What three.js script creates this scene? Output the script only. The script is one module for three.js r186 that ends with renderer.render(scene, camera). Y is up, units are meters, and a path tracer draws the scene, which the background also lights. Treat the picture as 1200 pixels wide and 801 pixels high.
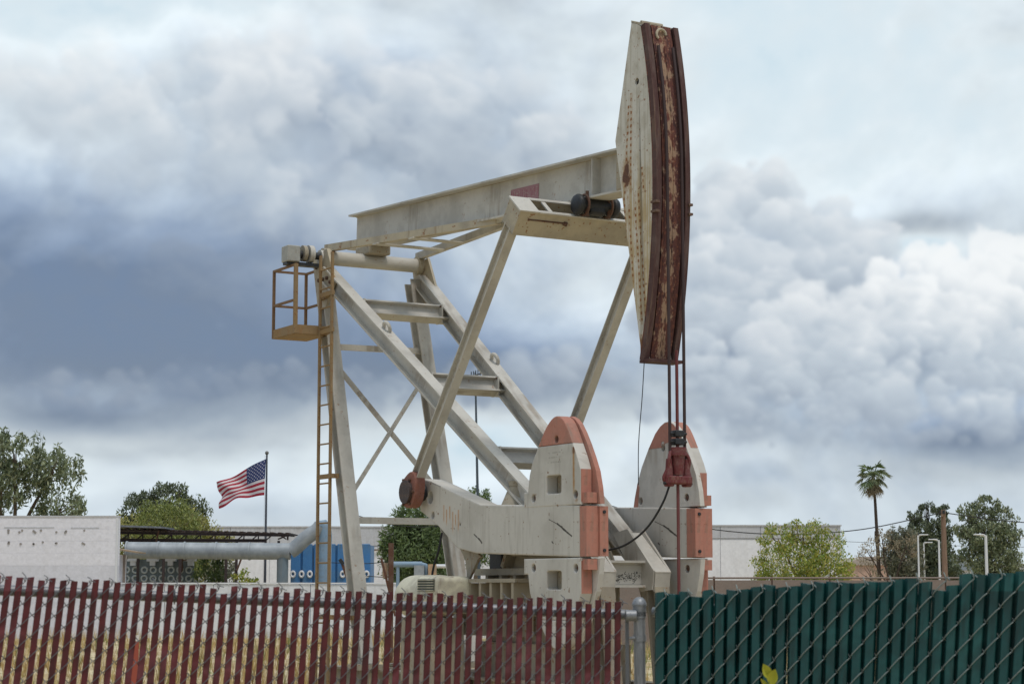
import * as THREE from 'three';
import { ImprovedNoise } from 'three/addons/math/ImprovedNoise.js';
import { mergeGeometries } from 'three/addons/utils/BufferGeometryUtils.js';
import { RoundedBoxGeometry } from 'three/addons/geometries/RoundedBoxGeometry.js';

// ---------------------------------------------------------------- camera, sky, sun, exposure
const F = 2333, PITCH = Math.atan(287.5 / F), EYE = 1.65, DEG = Math.PI / 180;
const scene = new THREE.Scene();
const camera = new THREE.PerspectiveCamera(2 * Math.atan(400.5 / F) / DEG, 1200 / 801, 0.1, 3000);
camera.position.set(0, EYE, 0);
camera.lookAt(0, EYE + Math.tan(PITCH), -1);
camera.focus = 26;
camera.userData.fStop = 11;
const renderer = new THREE.WebGLRenderer({ antialias: true });
renderer.toneMapping = THREE.LinearToneMapping;
renderer.toneMappingExposure = 1.0;
renderer.shadowMap.enabled = true;

const sun = new THREE.DirectionalLight(0xfff6ec, 1.5);
sun.position.set(14, 60, -2);
sun.target.position.set(0, 0, -26);
sun.shadow.radius = 22;
sun.shadow.mapSize.set(2048, 2048);
Object.assign(sun.shadow.camera, { left: -40, right: 40, top: 40, bottom: -40, near: 1, far: 200 });
scene.add(sun, sun.target);

const smooth = (a, b, x) => { const t = Math.min(1, Math.max(0, (x - a) / (b - a))); return t * t * (3 - 2 * t); };
const lerp = (a, b, t) => a + (b - a) * t;
const toLin = (c) => (c /= 255) <= 0.04045 ? c / 12.92 : Math.pow((c + 0.055) / 1.055, 2.4);
const SN = new ImprovedNoise();
function rngOf(a) { return () => { a |= 0; a = a + 0x6D2B79F5 | 0; let t = Math.imul(a ^ a >>> 15, 1 | a); t = t + Math.imul(t ^ t >>> 7, 61 | t) ^ t; return ((t ^ t >>> 14) >>> 0) / 4294967296; }; }

function makeSky() {
  const W = 4096, H = 2048, half = H / 2, D = new Float32Array(W * half), E = new Float32Array(W * half), data = new Float32Array(W * H * 4);
  // banks of cloud: place and half width round the view's axis and above the horizon, thickness
  const k = 57.2958 / F, place = ([x, y, rx, ry, a]) => [(x - 600) * k, (688 - y) * k, 1 / (rx * k), 1 / (ry * k), a];
  const sheet = [
    [60, 335, 270, 115, 0.58], [300, 412, 280, 52, 0.42], [520, 330, 220, 110, 0.24], [430, 170, 200, 90, 0.24], [640, 190, 75, 60, 0.2],
    [60, 30, 260, 50, -0.2], [330, 10, 200, 30, -0.12], [250, 535, 480, 48, -0.2], [110, 478, 85, 20, 0.3], [600, 520, 160, 40, -0.16],
    [960, 60, 330, 130, -0.22], [760, 260, 90, 90, -0.1], [900, 320, 120, 80, 0.3], [830, 420, 150, 45, 0.24], [1010, 380, 150, 70, 0.16], [1000, 490, 240, 40, 0.28],
    [1160, 510, 110, 26, 0.3], [1130, 420, 90, 45, 0.2], [1085, 288, 55, 14, -0.5], [1000, 600, 420, 55, -0.04], [900, 560, 60, 14, 0.16], [200, 590, 300, 16, 0.1], [560, 430, 160, 42, 0.26],
  ].map(place);
  // heaped clouds: place, half width and height, how bright, how solid
  const heaps = [
    [60, 140, 130, 60, 0.62, 0.26], [220, 190, 150, 60, 0.5, 0.22], [330, 110, 150, 60, 0.55, 0.26], [520, 150, 130, 70, 0.42, 0.34], [640, 205, 60, 60, 0.34, 0.5], [420, 260, 160, 60, 0.4, 0.2],
    [105, 474, 75, 26, -0.2, 0.6], [290, 455, 150, 24, -0.25, 0.5], [500, 462, 120, 26, -0.15, 0.5], [640, 450, 90, 34, 0.1, 0.5], [180, 370, 220, 70, -0.4, 0.3],
    [890, 225, 40, 30, 0.6, 0.6], [865, 265, 70, 50, 0.42, 0.7], [940, 315, 100, 52, 0.4, 0.75], [845, 365, 90, 55, 0.36, 0.7], [1080, 335, 60, 30, 0.86, 0.85], [1180, 335, 60, 34, 0.9, 0.85], [1130, 375, 100, 42, 0.66, 0.85],
    [1000, 395, 120, 45, 0.54, 0.75], [900, 435, 130, 40, 0.38, 0.7], [1150, 435, 100, 36, 0.4, 0.75], [1040, 475, 130, 34, 0.32, 0.7], [820, 480, 90, 30, 0.22, 0.6], [950, 512, 150, 22, 0.2, 0.5], [1150, 508, 110, 26, 0.18, 0.6],
  ].map(([x, y, rx, ry, t, s]) => [(x - 600) * k, (688 - y) * k, rx * k, ry * k, t, s]);
  const fbm = (x, y, z, n, g) => { let s = 0, a = 1, t = 0; for (let o = 0; o < n; o++) { s += a * SN.noise(x, y, z); t += a; a *= g; x = x * 2.03 + 7.1; y = y * 2.03 + 3.7; z = z * 2.03 + 5.3; } return s / t; };
  const billow = (x, y, z, n) => { let s = 0, a = 1, t = 0; for (let o = 0; o < n; o++) { s += a * (1 - 2.2 * Math.abs(SN.noise(x, y, z))); t += a; a *= 0.5; x = x * 2.07 + 1.3; y = y * 2.07 + 9.2; z = z * 2.07 + 4.4; } return s / t; };
  for (let j = 0; j < half; j++) {
    const el = (j + 0.5) / half * 90, ce = Math.cos(el * DEG), sy = Math.sin(el * DEG);
    for (let i = 0; i < W; i++) {
      const th = ((i + 0.5) / W - 0.5) * 2 * Math.PI, dx = Math.cos(th) * ce, dz = Math.sin(th) * ce;
      let az = (th / DEG + 90); if (az > 180) az -= 360;
      const y = sy * 1.5 - sy * sy * 0.5, q = 9;
      const w1 = fbm(dx * 4, y * 4 + 11, dz * 4, 2, 0.5), w2 = fbm(dx * 4 + 31, y * 4, dz * 4, 2, 0.5);
      const px = dx * q + w1 * 0.9, py = y * q + w2 * 0.7, pz = dz * q + w1 * 0.5;
      const out = 1 - (1 - smooth(20, 34, Math.abs(az))) * (1 - smooth(22, 40, el)), lows = out > 0 ? fbm(dx * 3.1 + 5, y * 3.4, dz * 3.1, 2, 0.5) : 0;
      let d = 0.4 + out * (0.36 - 0.42 * smooth(20, 50, el) + 0.4 * lows);
      if (out < 1) {
        let s = 0;
        for (const b of sheet) { const u = (az + w1 * 2.2 - b[0]) * b[2], v = (el + w2 * 1.6 - b[1]) * b[3], r = u * u + v * v; if (r < 9) s += b[4] * Math.exp(-r); }
        d += s * (1 - out);
      }
      const low = 0.6 + 0.4 * smooth(0.5, 5, el), f = fbm(px, py * 1.2, pz, 7, 0.6), m = billow(px * 2.6, py * 2.8, pz * 2.6, 6);
      D[j * W + i] = d + 0.52 * f * low + 0.1 * (m - 0.45) * low;
      E[j * W + i] = 0.55 * (m - 0.45) + 0.6 * f;
    }
  }
  // each heap is a pile of round puffs lit from above; the same kind of heaps go on round the whole sky
  const T = new Float32Array(W * half), A = new Float32Array(W * half), r = rngOf(4242), all = heaps.slice();
  for (let n = 0; n < 150; n++) { const az = 24 + 312 * r(), el = 3 + 26 * r() * r(); all.push([az > 180 ? az - 360 : az, el, 2 + 3 * r(), 0.7 + 1.1 * r(), 0.2 + 0.45 * r(), 0.4 + 0.35 * r()]); }
  const perDeg = W / 360;
  for (const [haz, hel, rx, ry, tone, solid] of all) {
    const puffs = []; const n = Math.round(16 + 22 * Math.min(3, rx * ry / 2));
    for (let q = 0; q < n; q++) { const a = r() * 6.2832, t = Math.sqrt(r()), x = Math.cos(a) * t, y = Math.sin(a) * t; puffs.push([x * rx, y * ry * (y > 0 ? 1 : 0.7), (0.24 + 0.3 * r()) * Math.min(ry * 1.1, 1.5) * (1.15 - 0.45 * t) * (q < n * 0.3 ? 1.7 : 1), y, r()]); }
    puffs.sort((p, q) => q[1] - p[1]);
    for (const [ox, oy, pr, yy, rr0] of puffs) {
      const ci = (haz + ox + 90) * perDeg, cj = (hel + oy) * perDeg, R = pr * perDeg * 1.5, tb = tone + 0.16 * yy + 0.12 * (rr0 - 0.5);
      for (let j = Math.max(0, Math.floor(cj - R)); j <= Math.min(half - 1, cj + R); j++) for (let i = Math.floor(ci - R); i <= ci + R; i++) {
        const o = j * W + (i % W + W) % W, x = (i - ci) / (pr * perDeg) + 0.9 * E[j * W + (i + 40 + W) % W], y = (j - cj) / (pr * perDeg) + 0.8 * E[Math.min(half - 1, j + 30) * W + (i % W + W) % W], q = Math.hypot(x, y) * (1 - 0.9 * E[o]); if (q >= 1) continue;
        const al = solid * smooth(0, (y > 0 ? 0.5 : 0.9) * (solid > 0.65 ? 0.34 : 0.8), 1 - q) * (1 - 0.35 * smooth(0.2, -1, y)), v = tb + 0.38 * (y * 0.85 + x * 0.3) * (0.4 + 0.6 * q) + 0.34 * E[o];
        T[o] = lerp(T[o], v, A[o] > 0 ? al : 1); A[o] += (1 - A[o]) * al;
      }
    }
  }
  // thin veil, bright cloud, grey body, dark base
  const stops = [[-0.4, 128, 184, 214], [-0.1, 184, 212, 228], [0.1, 215, 231, 240], [0.28, 224, 235, 241], [0.46, 203, 215, 225], [0.62, 174, 189, 205], [0.85, 138, 155, 178], [1.1, 106, 125, 152], [1.5, 90, 108, 135]].map(([t, ...c]) => [t, ...c.map(toLin)]);
  const at = (d, c) => { let n = 0; while (n < stops.length - 2 && d > stops[n + 1][0]) n++; return lerp(stops[n][c], stops[n + 1][c], Math.min(1, Math.max(0, (d - stops[n][0]) / (stops[n + 1][0] - stops[n][0])))); };
  const puff = [[148, 161, 178], [194, 205, 215], [246, 249, 250]].map((c) => c.map(toLin)), air = [toLin(196), toLin(211), toLin(222)];
  for (let j = 0; j < H; j++) for (let i = 0; i < W; i++) {
    const o = (j * W + i) * 4, jj = Math.max(0, j - half), el = jj / half * 90;
    const U = Math.min(half - 1, jj + 8) * W + i, L = Math.max(0, jj - 7) * W + i, S = jj * W + (i + W - 6) % W, M = jj * W + i;
    const d = D[M], hz = Math.exp(-el / 2.6) * 0.4;
    const rd = 1 + Math.max(-0.2, Math.min(0.22, 0.7 * (D[L] - D[U]) + 0.25 * (d - D[S]))) * smooth(0.08, 0.4, d);
    const t0 = Math.max(-0.6, Math.min(1, T[M])), t = Math.max(0, t0), lump = d > 0.75 ? Math.max(0, 1 - (d - 0.75) * 2) : 1;
    for (let c = 0; c < 3; c++) { const base = at(d, c + 1) * rd, heap = lerp(lerp(lerp(puff[0][c], stops[7][c + 1], Math.max(0, -t0) / 0.6), puff[1][c], Math.min(1, t * 2)), puff[2][c], Math.max(0, t * 2 - 1)); data[o + c] = lerp(lerp(base, lerp(base, heap, 0.55 + 0.45 * lump), A[M] * 0.92), air[c], hz); }
    data[o + 3] = 1;
  }
  const t = new THREE.DataTexture(data, W, H, THREE.RGBAFormat, THREE.FloatType);
  t.mapping = THREE.EquirectangularReflectionMapping; t.magFilter = THREE.LinearFilter; t.minFilter = THREE.LinearFilter; t.needsUpdate = true;
  return t;
}
const skyTexture = makeSky();
scene.background = skyTexture;
scene.environment = skyTexture;

// ---------------------------------------------------------------- helpers
const V = (x, y, z) => new THREE.Vector3(x, y, z);
const taken = {};
function numbered(n) { const k = taken[n] = (taken[n] ?? -1) + 1; return k ? n + '_' + String(k).padStart(3, '0') : n; }
function tag(o, label, category, group, kind) { Object.assign(o.userData, { label }); if (category) o.userData.category = category; if (group) o.userData.group = group; if (kind) o.userData.kind = kind; return o; }
function thing(name, label, category, pos = [0, 0, 0], turn = 0, group) { const o = new THREE.Group(); o.name = numbered(name); o.position.set(...pos); o.rotation.y = turn; scene.add(o); return tag(o, label, category, group); }
function part(parent, name, geo, m, label) { const o = new THREE.Mesh(Array.isArray(geo) ? merge(geo) : geo, m); o.name = name; parent.add(o); if (label) o.userData.label = label; return o; }
function single(name, geo, m, label, category, group) { const o = part(scene, numbered(name), geo, m); return tag(o, label, category, group); }
function structure(name, geo, m) { const o = part(scene, name, geo, m); o.userData.kind = 'structure'; return o; }
function merge(gs) { return mergeGeometries(gs.map((g) => { g = g.index ? g.toNonIndexed() : g; for (const k of Object.keys(g.attributes)) if (!['position', 'normal', 'uv'].includes(k)) g.deleteAttribute(k); return g; })); }
// uv in metres from the face's main direction
function metric(g, s = 1, ox = 0, oy = 0) {
  g = g.index ? g.toNonIndexed() : g; const p = g.attributes.position, n = g.attributes.normal, uv = new Float32Array(p.count * 2);
  for (let i = 0; i < p.count; i += 3) {
    let a = 0, b = 0, c = 0; for (let j = i; j < i + 3; j++) { a += Math.abs(n.getX(j)); b += Math.abs(n.getY(j)); c += Math.abs(n.getZ(j)); }
    for (let j = i; j < i + 3; j++) { const x = p.getX(j), y = p.getY(j), z = p.getZ(j); const [u, v] = a >= b && a >= c ? [z, y] : b >= c ? [x, z] : [x, y]; uv[j * 2] = u * s + ox; uv[j * 2 + 1] = v * s + oy; }
  }
  g.setAttribute('uv', new THREE.BufferAttribute(uv, 2)); return g;
}
const box = (w, h, d, x = 0, y = 0, z = 0, ry = 0) => { const g = metric(new THREE.BoxGeometry(w, h, d)); if (ry) g.rotateY(ry); return g.translate(x, y, z); };
const rbox = (w, h, d, r, x = 0, y = 0, z = 0) => metric(new RoundedBoxGeometry(w, h, d, 2, r)).translate(x, y, z);
function poly(pts, holes = []) { const s = new THREE.Shape(pts.map(([x, y]) => new THREE.Vector2(x, y))); for (const h of holes) s.holes.push(h.length === 3 ? new THREE.Path().absellipse(h[0], h[1], h[2], h[2], 0, Math.PI * 2) : new THREE.Path(h.map(([x, y]) => new THREE.Vector2(x, y)))); return s; }
const slab = (pts, z0, z1, holes, bevel = 0) => metric(new THREE.ExtrudeGeometry(poly(pts, holes), { depth: z1 - z0 - 2 * bevel, bevelEnabled: bevel > 0, bevelSize: bevel, bevelThickness: bevel, bevelOffset: -bevel, bevelSegments: 2, curveSegments: 12 }).translate(0, 0, z0 + bevel));
const rectS = (w, h) => poly([[-w / 2, -h / 2], [w / 2, -h / 2], [w / 2, h / 2], [-w / 2, h / 2]]);
const iS = (w, h, f, t) => poly([[-w / 2, -h / 2], [w / 2, -h / 2], [w / 2, -h / 2 + f], [t / 2, -h / 2 + f], [t / 2, h / 2 - f], [w / 2, h / 2 - f], [w / 2, h / 2], [-w / 2, h / 2], [-w / 2, h / 2 - f], [-t / 2, h / 2 - f], [-t / 2, -h / 2 + f], [-w / 2, -h / 2 + f]]);
const angleS = (w, t) => poly([[0, 0], [w, 0], [w, t], [t, t], [t, w], [0, w]]);
const chanS = (w, h, t) => poly([[0, -h / 2], [w, -h / 2], [w, -h / 2 + t], [t, -h / 2 + t], [t, h / 2 - t], [w, h / 2 - t], [w, h / 2], [0, h / 2]]);
const roundS = (r, n = 14) => poly([...Array(n)].map((_, i) => [r * Math.cos(i / n * 6.2832), r * Math.sin(i / n * 6.2832)]));
function bar(a, b, shape, up = V(0, 1, 0)) {
  const z = b.clone().sub(a), len = z.length(); z.normalize(); const x = up.clone().cross(z).normalize(), y = z.clone().cross(x);
  const g = metric(new THREE.ExtrudeGeometry(shape, { depth: len, bevelEnabled: false, curveSegments: 8 }), 1, a.x * 0.37 + a.z, a.y * 0.7 + a.x);
  return g.applyMatrix4(new THREE.Matrix4().makeBasis(x, y, z).setPosition(a));
}
const rod = (a, b, r, n = 8) => { const d = b.clone().sub(a), g = new THREE.CylinderGeometry(r, r, d.length(), n).toNonIndexed(); g.applyQuaternion(new THREE.Quaternion().setFromUnitVectors(V(0, 1, 0), d.clone().normalize())); return g.translate((a.x + b.x) / 2, (a.y + b.y) / 2, (a.z + b.z) / 2); };
function taper(pts, r0, r1, n = 7, steps = 10) {
  const c = new THREE.CatmullRomCurve3(pts), g = new THREE.TubeGeometry(c, steps, 1, n), p = g.attributes.position, q = V(0, 0, 0);
  for (let i = 0; i <= steps; i++) { c.getPointAt(i / steps, q); const r = lerp(r0, r1, i / steps); for (let j = 0; j <= n; j++) { const m = i * (n + 1) + j; p.setXYZ(m, q.x + (p.getX(m) - q.x) * r, q.y + (p.getY(m) - q.y) * r, q.z + (p.getZ(m) - q.z) * r); } }
  return g.toNonIndexed();
}
const tube = (pts, r, n = 6, steps = 24) => new THREE.TubeGeometry(new THREE.CatmullRomCurve3(pts), steps, r, n).toNonIndexed();
const disc = (r, t, n = 24) => new THREE.CylinderGeometry(r, r, t, n).rotateX(Math.PI / 2).toNonIndexed();
// a place seen at that pixel of the photograph, that far off
const at = (px, py, Z) => { const a = (px - 600) / F, b = (400.5 - py) / F, s = Math.sin(PITCH), c = Math.cos(PITCH), t = Z / (c - b * s); return V(a * t, EYE + t * (s + b * c), -Z); };

// ---------------------------------------------------------------- computed surfaces
function hash(x, y, s) { let h = Math.imul(x, 374761393) + Math.imul(y, 668265263) + Math.imul(s, 1274126177) | 0; h = Math.imul(h ^ h >>> 13, 1274126177); return ((h ^ h >>> 16) >>> 0) / 4294967296; }
function vn(x, y, per, s) { const xi = Math.floor(x), yi = Math.floor(y); let u = x - xi, v = y - yi; u = u * u * (3 - 2 * u); v = v * v * (3 - 2 * v); const a = ((xi % per) + per) % per, b = (a + 1) % per, c = ((yi % per) + per) % per, d = (c + 1) % per; return lerp(lerp(hash(a, c, s), hash(b, c, s), u), lerp(hash(a, d, s), hash(b, d, s), u), v); }
function tf(u, v, f, n, s) { let r = 0, a = 0.5, t = 0; for (let o = 0; o < n; o++) { r += a * vn(u * f, v * f, f, s + o); t += a; a *= 0.55; f *= 2; } return r / t; }
function tex(w, h, fn, repX = 1, repY = 1, srgb = true) {
  const d = new Uint8Array(w * h * 4);
  for (let j = 0; j < h; j++) for (let i = 0; i < w; i++) { const c = fn((i + 0.5) / w, (j + 0.5) / h), o = (j * w + i) * 4; for (let k = 0; k < 3; k++) d[o + k] = Math.max(0, Math.min(255, typeof c === 'number' ? c * 255 : c[k])); d[o + 3] = 255; }
  const t = new THREE.DataTexture(d, w, h); t.wrapS = t.wrapT = THREE.RepeatWrapping; t.magFilter = t.minFilter = THREE.LinearFilter; if (srgb) t.colorSpace = THREE.SRGBColorSpace; t.repeat.set(repX, repY); t.needsUpdate = true; return t;
}
const mixc = (a, b, t) => [lerp(a[0], b[0], t), lerp(a[1], b[1], t), lerp(a[2], b[2], t)];
const hex = (h) => [h >> 16, h >> 8 & 255, h & 255];
const std = (o) => new THREE.MeshStandardMaterial({ roughness: 0.8, ...o });
// old paint: mottling, dirt, chips down to rust; rust 0..1
function paint(base, seed, rust = 0.3, size = 2.2, rough = 0.62, dirt = 1) {
  const b = hex(base), rc = hex(0x7a4a2a), dc = hex(0x78726a);
  const map = tex(512, 512, (u, v) => {
    const m = tf(u, v, 5, 5, seed), fine = tf(u, v, 48, 3, seed + 9), streak = tf(u, 0.13 * v, 40, 2, seed + 20) * tf(u, v, 3, 2, seed + 30), chip = tf(u, v, 46, 4, seed + 40) * 0.8 + tf(u, v, 7, 3, seed + 44) * 0.2;
    let c = mixc(b, dc, dirt * (0.34 * smooth(0.42, 0.72, m) + 0.16 * smooth(0.5, 0.9, fine) + 0.35 * smooth(0.3, 0.52, streak)));
    c = mixc(c, rc, 0.85 * smooth(0.74 - 0.1 * rust, 0.79 - 0.1 * rust, chip) * Math.min(1, rust * 2));
    c = mixc(c, hex(0x9a6a3c), rust * 0.5 * smooth(0.36, 0.56, streak));
    const k = 0.95 + 0.1 * fine; return [c[0] * k, c[1] * k, c[2] * k];
  }, 1 / size, 1 / size);
  const bump = tex(256, 256, (u, v) => 0.6 * tf(u, v, 20, 4, seed + 3) + 0.4 * tf(u, v, 4, 3, seed + 5), 1 / size, 1 / size, false);
  return std({ map, bumpMap: bump, bumpScale: 0.006, roughness: rough });
}
const cream = paint(0xc2bfb7, 11, 0.2, 2.6, 0.62, 0.75), creamRusty = paint(0xb6ac96, 37, 0.4), weightPaint = paint(0xcdcac3, 53, 0.2, 2.6, 0.7, 0.45), salmon = paint(0xb47c6c, 71, 0.15, 1.7, 0.8, 0.8);
const ladderPaint = paint(0x917650, 91, 0.7, 1.1, 0.8, 0.6), blackIron = paint(0x23262b, 101, 0.2, 1, 0.5, 0.3), carrierRed = paint(0x652629, 113, 0.3, 0.7, 0.6), creamMotor = paint(0xd2cfba, 127, 0.15, 1.3), grimy = paint(0xa39a88, 131, 0.45, 1.8, 0.8);
const salmonRust = paint(0x8a5a4e, 75, 0.6, 0.9, 0.75, 0.9);
const rustIron = paint(0x5a3c2f, 141, 0.6, 0.9, 0.85);
const galv = (() => { const map = tex(256, 256, (u, v) => { const c = 92 + 60 * tf(u, v, 14, 4, 5) + 18 * tf(u, v, 60, 2, 8); return [c, c + 3, c + 7]; }, 2, 2); return std({ map, roughness: 0.5, metalness: 0.55 }); })();
const darkRope = std({ color: 0x3a2a2a, roughness: 0.7 }), blackRubber = std({ color: 0x1a1b1e, roughness: 0.6 });

// ---------------------------------------------------------------- ground
const groundMap = tex(1024, 1024, (u, v) => { const m = tf(u, v, 6, 5, 201), f = tf(u, v, 90, 3, 207), g = tf(u, v, 9, 4, 211); let c = mixc(hex(0xb7a27d), hex(0xd3c4a2), smooth(0.3, 0.7, m)); c = mixc(c, hex(0x7d6f4e), 0.6 * smooth(0.55, 0.8, f)); c = mixc(c, hex(0x6f7a48), 0.5 * smooth(0.6, 0.75, g)); return c; }, 1 / 9, 1 / 9);
const ground = structure('ground', metric(new THREE.PlaneGeometry(900, 900).rotateX(-Math.PI / 2)), std({ map: groundMap, roughness: 1 }));
ground.position.set(0, 0, -200);

// ---------------------------------------------------------------- the pumping unit: x forward to the head, z to the near side
const pump = thing('pumpjack', 'tall cream and salmon pumpjack with rust streaked horsehead standing behind the fences', 'pumpjack', [-2.2, 0, -31.7], -60 * DEG);
const P = (u, y, v) => V(u, y, -v);
const sides = [-1, 1];
// base frame
part(pump, 'skid_beam', [bar(P(-0.6, 0.22, -0.62), P(9.2, 0.22, -0.62), iS(0.25, 0.44, 0.03, 0.03)), bar(P(-0.6, 0.22, 0.62), P(9.2, 0.22, 0.62), iS(0.25, 0.44, 0.03, 0.03))], grimy);
for (const u of [0.2, 1.6, 4.2, 6.2, 8.6]) part(pump, 'skid_crossbeam', bar(P(u, 0.22, -0.6), P(u, 0.22, 0.6), iS(0.2, 0.36, 0.03, 0.03)), grimy);
// post legs
for (const s of sides) {
  part(pump, 'front_leg', bar(P(-0.02, 6.6, s * 0.858), P(7.1, 1.92, s * 0.411), iS(0.2, 0.24, 0.025, 0.025)), cream);
  part(pump, 'rear_leg', bar(P(-0.244, 6.62, s * 0.808), P(1.574, 0.5, s * 0.887), iS(0.21, 0.24, 0.025, 0.025), V(1, 0.2, 0)), cream);
  part(pump, 'rear_leg_foot', box(0.4, 0.08, 0.4, 1.58, 0.48, -s * 0.887), grimy);
  const gp = part(pump, 'gusset_plate', slab([[-0.42, 6.86], [0.12, 6.98], [0.42, 6.42], [0.1, 6.05], [-0.2, 6.05]], s * -0.9 - 0.02, s * -0.9 + 0.02), creamRusty);
  for (const [u, y] of [[-0.25, 6.72], [-0.1, 6.75], [-0.15, 6.5], [0, 6.5], [-0.08, 6.25], [0.06, 6.25], [0.15, 6.5], [0.28, 6.42]]) part(gp, 'bolt', new THREE.CylinderGeometry(0.03, 0.03, 0.03, 6).rotateX(Math.PI / 2).translate(u, y, s * -0.9 + (s < 0 ? 0.035 : -0.035)), rustIron);
  // foot of the front leg on its stub post
  part(pump, 'front_foot', [slab([[6.55, 2.35], [6.9, 2.4], [7.5, 1.86], [7.46, 1.62], [7.2, 1.6]], s * -0.411 - 0.13, s * -0.411 - 0.1), slab([[6.55, 2.35], [6.9, 2.4], [7.5, 1.86], [7.46, 1.62], [7.2, 1.6]], s * -0.411 + 0.1, s * -0.411 + 0.13), bar(P(6.86, 2.34, s * 0.411), P(7.52, 1.83, s * 0.411), rectS(0.24, 0.03)), bar(P(7.51, 1.85, s * 0.411), P(7.47, 1.6, s * 0.411), rectS(0.23, 0.03), V(1, 0, 0))], cream);
  part(pump, 'stub_post', [bar(P(7.38, 1.68, s * 0.411), P(7.55, 0.44, s * 0.411), iS(0.22, 0.22, 0.03, 0.03), V(1, 0.1, 0))], grimy);
  // eye plates on the front legs
  part(pump, 'lifting_eye', new THREE.TorusGeometry(0.08, 0.03, 8, 16).toNonIndexed().rotateX(0.4).translate(s < 0 ? 1.9 : 2.62, s < 0 ? 5.53 : 5.06, -s * (0.73)), cream);
}
const frontAt = (u, s) => P(u, 6.587 - 0.6577 * u, s * (0.858 - 0.063 * u));
for (const u of [0.93, 2.95, 4.75]) part(pump, 'crossmember', bar(frontAt(u, -1).add(V(0, -0.04, 0)), frontAt(u, 1).add(V(0, -0.04, 0)), iS(0.2, 0.24, 0.025, 0.02), V(-0.42, 1, 0)), cream);
for (const u of [0.93, 2.95, 4.75]) for (const s of sides) { const q = frontAt(u, s), e = part(pump, 'end_plate', box(0.2, 0.3, 0.02, q.x, q.y - 0.04, q.z + s * 0.12), cream); for (const [dx, dy] of [[-0.06, 0.08], [0.06, 0.08], [-0.06, -0.12], [0.06, -0.12]]) part(e, 'bolt', new THREE.CylinderGeometry(0.017, 0.017, 0.02, 6).rotateX(Math.PI / 2).translate(q.x + dx, q.y + dy, q.z + s * 0.138), rustIron); }
part(pump, 'front_crossbeam', bar(P(7.2, 1.82, -0.4), P(7.2, 1.82, 0.4), iS(0.24, 0.34, 0.03, 0.02)), (() => {
  const m = cream.clone(); return m; })());
{ // sprayed scrawl on the web of the front crossbeam
  const cv = document.createElement('canvas'); cv.width = 256; cv.height = 96; const c = cv.getContext('2d'); c.fillStyle = '#bdbab2'; c.fillRect(0, 0, 256, 96); const r = rngOf(5); c.strokeStyle = '#3b3834'; c.lineWidth = 4;
  for (let i = 0; i < 70; i++) { const x = 30 + r() * 190, y = 82 - r() * (14 + x * 0.22), l = 6 + r() * 16, t = r() * 6.28; c.lineWidth = 1 + r() * 3.5; c.beginPath(); c.moveTo(x, y); c.quadraticCurveTo(x + l * Math.cos(t), y + l * 0.6 * Math.sin(t), x + l * Math.cos(t + 1.4), y + l * 0.7 * Math.sin(t + 1.4)); c.stroke(); }
  const t = new THREE.CanvasTexture(cv); t.colorSpace = THREE.SRGBColorSpace;
  const g = new THREE.PlaneGeometry(0.56, 0.24).rotateY(Math.PI / 2).translate(7.216, 1.81, -0.06); part(pump, 'sprayed_scrawl', g, std({ map: t, roughness: 0.85 }), 'dark sprayed scrawl on the front crossbeam');
}
// braces between the rear legs
const rearAt = (y, s) => { const t = (6.62 - y) / 6.12; return P(lerp(-0.244, 1.574, t), y, s * lerp(0.808, 0.887, t)); };
part(pump, 'rear_strut', bar(rearAt(5.42, -1), rearAt(5.44, 1), rectS(0.07, 0.09)), cream);
part(pump, 'rear_strut', bar(rearAt(2.62, -1), rearAt(2.62, 1), angleS(0.1, 0.02)), cream);
part(pump, 'cross_brace', bar(rearAt(5.12, -1), rearAt(2.95, 1), angleS(0.075, 0.014)), cream);
part(pump, 'cross_brace', bar(rearAt(2.94, -1).add(V(0.05, 0, 0)), rearAt(5.05, 1).add(V(0.05, 0, 0)), angleS(0.075, 0.014)), cream);
// pivot tube across the top of the post
const tubeM = part(pump, 'pivot_tube', rod(P(-0.1, 6.87, -0.95), P(-0.1, 6.87, 0.92), 0.115, 24), cream);
for (const s of sides) part(tubeM, 'tube_collar', rod(P(-0.1, 6.87, s * 0.78), P(-0.1, 6.87, s * 0.9), 0.15, 24), creamRusty);
const galvGrey = paint(0xa9aba6, 99, 0.1, 1.2, 0.6, 0.6);
const bh = part(pump, 'bearing_housing', [rbox(0.26, 0.26, 0.22, 0.02, -0.08, 6.87, 1.45)], galvGrey, 'boxy grey bearing cover at the end of the pivot tube');
part(bh, 'shaft', rod(P(-0.08, 6.88, -0.9), P(-0.08, 6.88, -1.34), 0.06, 14), blackIron);
part(bh, 'collar', rod(P(-0.08, 6.9, -1.08), P(-0.08, 6.9, -1.16), 0.14, 20), cream);
part(bh, 'collar', rod(P(-0.08, 6.9, -1.2), P(-0.08, 6.9, -1.26), 0.13, 20), grimy);
part(bh, 'bracket', box(0.16, 0.05, 0.6, -0.08, 6.72, 1.25), blackIron);

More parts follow.
